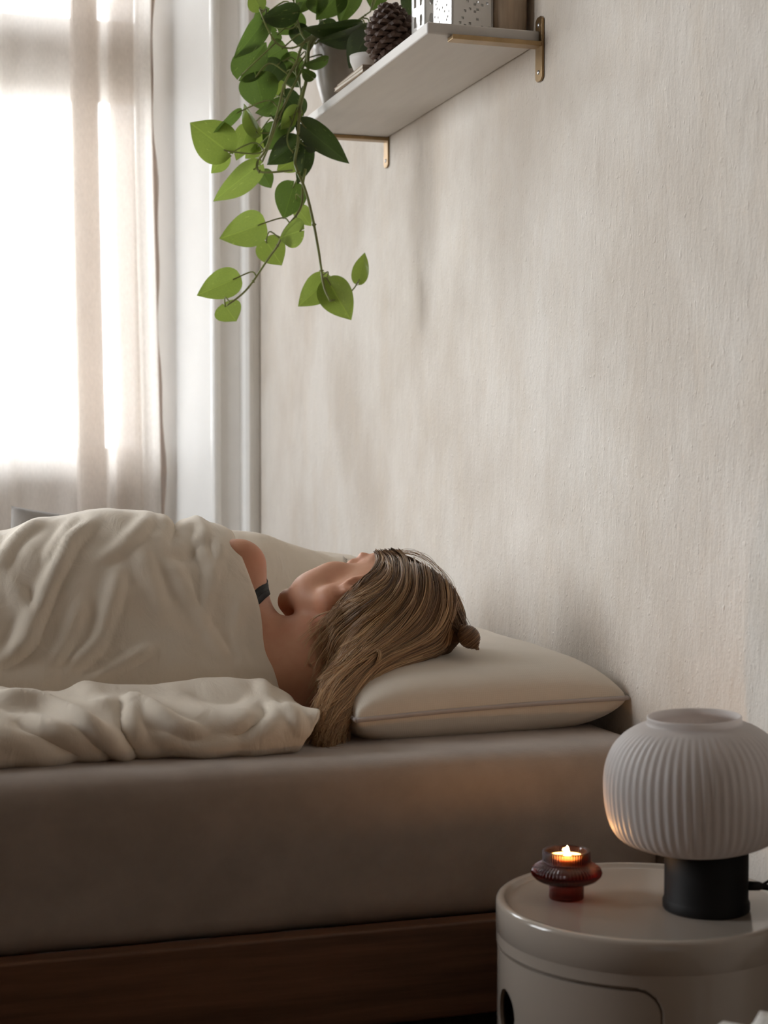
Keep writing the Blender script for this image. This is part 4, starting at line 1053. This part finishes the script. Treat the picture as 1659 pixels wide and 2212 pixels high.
# ------------------------------------------------------------------ nightstand
NX, NY_, NR, NZ = .822, 1.640, .166, .391
def nightstand():
    root = empty('nightstand', (NX, NY_, 0)); pm = M['plastic']
    view = math.atan2(0-NY_, 0-NX)                      # direction from the stand to the camera
    def ang(px, py):                                     # front-surface angle seen at a pixel
        d = ray(px, py); d2 = d[:2]/np.linalg.norm(d[:2]); c = np.array([NX, NY_]); b = d2@c; disc = b*b-(c@c-NR*NR)
        p = d2*(b-math.sqrt(max(disc, 0)))-c; return math.atan2(p[1], p[0])
    a_r = ang(1428, 2150); a_l = ang(1069.5, 2150)-.28
    if a_l > a_r: a_l -= 2*math.pi
    zt = NZ-.052; zb = .045; cr = .024/NR
    def in_door(a, z, g):
        a = (a-a_l) % (2*math.pi)+a_l; x = a*NR; L, Rr = a_l*NR-g, a_r*NR+g; T, B = zt+g, zb-g; r = .026+g
        if not (L < x < Rr and B < z < T): return False
        dx = max(L+r-x, x-(Rr-r), 0); dz = max(B+r-z, z-(T-r), 0); return dx*dx+dz*dz < r*r
    ha = ang(1090, 2150); hz = NZ-.115
    def in_hole(a, z): return ((a-ha+math.pi) % (2*math.pi)-math.pi)**2*NR*NR/.024**2+(z-hz)**2/.026**2 < 1
    n, nz = 720, 230; zs = np.linspace(.012, NZ-.006, nz); V, F = [], []
    for z in zs:
        for k in range(n):
            a = 2*math.pi*k/n; r = NR-(.0065 if in_door(a, z, .0022) else 0); V.append((r*math.cos(a), r*math.sin(a), z))
    for j in range(nz-1):
        for k in range(n):
            a = 2*math.pi*(k+.5)/n; z = (zs[j]+zs[j+1])/2
            if in_hole(a, z): continue
            F.append((j*n+k, j*n+(k+1) % n, (j+1)*n+(k+1) % n, (j+1)*n+k))
    mesh_obj('body', V, F, pm, root)
    lathe('plinth', [(0, 0), (NR-.012, 0), (NR-.010, .013), (0, .013)], pm, root, 96)
    # sliding door: curved panel with rounded corners and a finger hole
    nd, ndz = 380, 290; bm = bmesh.new(); vv = {}
    A = np.linspace(a_l, a_r, nd); Z = np.linspace(zb, zt, ndz)
    def gv(i, j, d):
        if (i, j, d) not in vv: vv[(i, j, d)] = bm.verts.new(((NR-.0012-d)*math.cos(A[i]), (NR-.0012-d)*math.sin(A[i]), Z[j]))
        return vv[(i, j, d)]
    ok = lambda i, j: 0 <= i < nd-1 and 0 <= j < ndz-1 and in_door((A[i]+A[i+1])/2, (Z[j]+Z[j+1])/2, 0) and not in_hole((A[i]+A[i+1])/2, (Z[j]+Z[j+1])/2)
    OK = [[ok(i, j) for j in range(ndz)] for i in range(nd)]
    for i in range(nd-1):
        for j in range(ndz-1):
            if not OK[i][j]: continue
            bm.faces.new((gv(i, j, 0), gv(i+1, j, 0), gv(i+1, j+1, 0), gv(i, j+1, 0)))
            for a, b, c, d, ni, nj in ((i, j, i+1, j, i, j-1), (i, j+1, i+1, j+1, i, j+1), (i, j, i, j+1, i-1, j), (i+1, j, i+1, j+1, i+1, j)):
                if not (0 <= ni < nd and 0 <= nj < ndz and OK[ni][nj]): bm.faces.new((gv(a, b, 0), gv(c, d, 0), gv(c, d, .004), gv(a, b, .004)))
    bm_obj('sliding_door', bm, pm, root, sm=False)
    R = NR+.0005
    lathe('tray_top', [(0, NZ-.0045), (R-.016, NZ-.0045), (R-.0125, NZ-.0035), (R-.0105, NZ-.0005), (R-.0085, NZ+.0008), (R-.004, NZ+.0008), (R-.0012, NZ-.0005), (R, NZ-.004), (R, NZ-.034), (R-.001, NZ-.0352), (R-.004, NZ-.0352), (R-.004, NZ-.012), (0, NZ-.012)], pm, root, 180)
    return tag(root, 'round cream plastic nightstand with raised rim and sliding door beside the bed', 'nightstand')
nightstand()
TZ = NZ-.0045

# ------------------------------------------------------------------ table lamp
def lamp():
    p = atZ(1525, 1962, TZ); root = empty('table_lamp', (float(p[0]), float(p[1]), TZ))
    lathe('base', [(0, .0), (.0468, .0), (.048, .002), (.048, .009), (.0468, .0115), (.0462, .013), (.0462, .070), (.0440, .073), (0, .073)], M['black'], root, 72)
    sh = [(.030, .001), (.047, .002), (.064, .006), (.0845, .015), (.0945, .028), (.0995, .046), (.1015, .066), (.1010, .084), (.0975, .101), (.0905, .116), (.080, .128), (.068, .1365), (.058, .1405), (.0530, .142), (.0518, .1445), (.0520, .149), (.0510, .1503), (.0497, .149), (.0495, .143), (.056, .138), (.067, .133), (.078, .125), (.088, .1135), (.095, .100), (.0985, .084), (.099, .067), (.096, .047), (.0915, .030), (.082, .0175), (.064, .0085), (.047, .005), (.030, .004)]
    sh = spline(sh, 120)
    def rib(k, r, z):
        fade = min(1, max(0, (r-.062)/.02)); return r+.00062*fade*math.cos(2*math.pi*k/12)
    s = lathe('lamp_shade', [tuple(q) for q in sh], M['opal'], root, 64*12, rib=rib, closed=True)
    vr = Vector(_rt.tolist()); s.location = tuple(vr*-.010+Vector((0, 0, .0655))); s.rotation_euler = (R_(0), R_(-2.0), 0)
    s['label'] = 'ribbed white opal glass shade'
    lathe('socket', [(0, .072), (.014, .072), (.014, .115), (.012, .12), (0, .12)], M['black'], root, 24)
    lathe('bulb', [(.010, .118), (.013, .125), (.021, .140), (.024, .153), (.020, .168), (.010, .176), (.0005, .177)], M['ceramicm'], root, 32)
    # flex leaving the foot
    d = Vector((.93, -.36, 0)).normalized()
    st = d*.046+Vector((0, 0, .026))
    tube('strain_relief', [st-d*.003, st+d*.012, st+d*.016], [.0055, .0052, .0035], M['cable'], root, 12)
    L0 = Vector(root.location)
    g1 = Vector((.956, 1.475, 0))-L0; g2 = Vector((.962, 1.462, 0))-L0
    tube('cord', spline([tuple(st+d*.01), tuple(st+d*.040+Vector((0, 0, -.005))), tuple(Vector((.937, 1.545, NZ+.012))-L0), tuple(Vector((g1.x, g1.y, NZ-.015-L0.z))), tuple(Vector((g1.x, g1.y, .12-L0.z))), tuple(Vector((g1.x, g1.y-.01, .004-L0.z)))], 40), .0034, M['cable'], root, 10)
    tube('cord', spline([tuple(st+d*.014), tuple(st+d*.030+Vector((0, .004, .008))), tuple(Vector((.945, 1.555, NZ+.036))-L0), tuple(Vector((g2.x+.014, g2.y, NZ+.0-L0.z))), tuple(Vector((g2.x+.012, g2.y, .12-L0.z))), tuple(Vector((g2.x+.010, g2.y-.01, .003-L0.z)))], 40), .0018, M['cable'], root, 8)
    return tag(root, 'table lamp with ribbed white glass globe shade on a black cylinder base', 'lamp')
lamp()

# ------------------------------------------------------------------ candle holder
def candle():
    p = atZ(1223.5, 1940, TZ); root = empty('tealight_holder', (float(p[0]), float(p[1]), TZ))
    out = [(0, 0), (.0185, 0), (.0196, .0012), (.0196, .016), (.0200, .0185), (.028, .0195), (.0345, .0225), (.0390, .027), (.0400, .0305), (.0385, .0345), (.034, .038), (.0285, .0405), (.0268, .043), (.0268, .054), (.0258, .0552), (.0240, .0552), (.0232, .054), (.0232, .043), (.0225, .0385), (0, .0385)]
    def rib(k, r, z):
        if r < .021 or z < .017: return r+.0002*math.cos(2*math.pi*k/8)*(r > .018)
        return r+(.0007 if r > .0255 else 0)*math.cos(2*math.pi*k/8)
    g = lathe('glass_body', out, M['amber'], root, 56*8, rib=rib)
    t = empty('tealight', (float(p[0]), float(p[1]), TZ+.0388))
    lathe('cup', [(0, 0), (.0188, 0), (.0192, .001), (.0192, .0098), (.0188, .0098), (.0188, .0012), (0, .0012)], M['alu'], t, 40)
    lathe('wax', [(0, .0012), (.0186, .0012), (.0186, .0072), (.012, .0068), (0, .0064)], M['wax'], t, 40)
    tube('wick', [(0, 0, .006), (.0003, 0, .009), (.0012, 0, .0115)], .0006, M['wick'], t, 6)
    lathe('flame', [(0, .0085), (.0012, .0092), (.0022, .0112), (.0024, .0130), (.0017, .0165), (.0007, .0195), (0, .0212)], M['flame'], t, 16, (.001, 0, 0))
    pl_ = bpy.data.lights.new('candle_glow', 'POINT'); pl_.color = (1, .48, .16); pl_.energy = .24; pl_.shadow_soft_size = .004
    lo = bpy.data.objects.new('candle_glow', pl_); link(lo, t); lo.location = (.001, 0, .016)
    tag(t, 'lit white tealight glowing inside the amber glass holder', 'candle')
    return tag(root, 'ribbed amber glass tealight holder with flared bowl on the nightstand', 'candle holder')
candle()

# ------------------------------------------------------------------ fleecy stool in the near corner
def stool():
    c = (.738, 1.10, -.034); root = empty('stool', c)
    for k in range(4):
        a = R_(45+90*k); tube('leg', [(.105*math.cos(a), .105*math.sin(a), 0), (.085*math.cos(a), .085*math.sin(a), .395)], [.012, .016], M['wood'], root, 12)
    lathe('seat', [(0, .392), (.128, .392), (.132, .396), (.132, .408), (0, .408)], M['wood'], root, 48)
    V, F = [], []; n, m_ = 96, 40
    for j in range(m_+1):
        t = j/m_; a = t*math.pi*.5
        for k in range(n):
            q = 2*math.pi*k/n; r = .138*math.sin(min(1, t*1.25)*math.pi/2); z = .405+.030*(1-max(0, t-.62)/.38*1.25) if t > .62 else .435
            p = Vector((r*math.cos(q), r*math.sin(q), z)); f = .010*mnoise.noise(p*55)+.006*mnoise.noise(p*120)
            V.append((p.x*(1+f*2), p.y*(1+f*2), p.z+f))
    for j in range(m_):
        for k in range(n): F.append((j*n+k, (j+1)*n+k, (j+1)*n+(k+1) % n, j*n+(k+1) % n))
    mesh_obj('fleece_cover', V, F, M['fleece'], root)
    return tag(root, 'stool with a fluffy white fleece seat, its edge showing before the nightstand', 'stool')
stool()
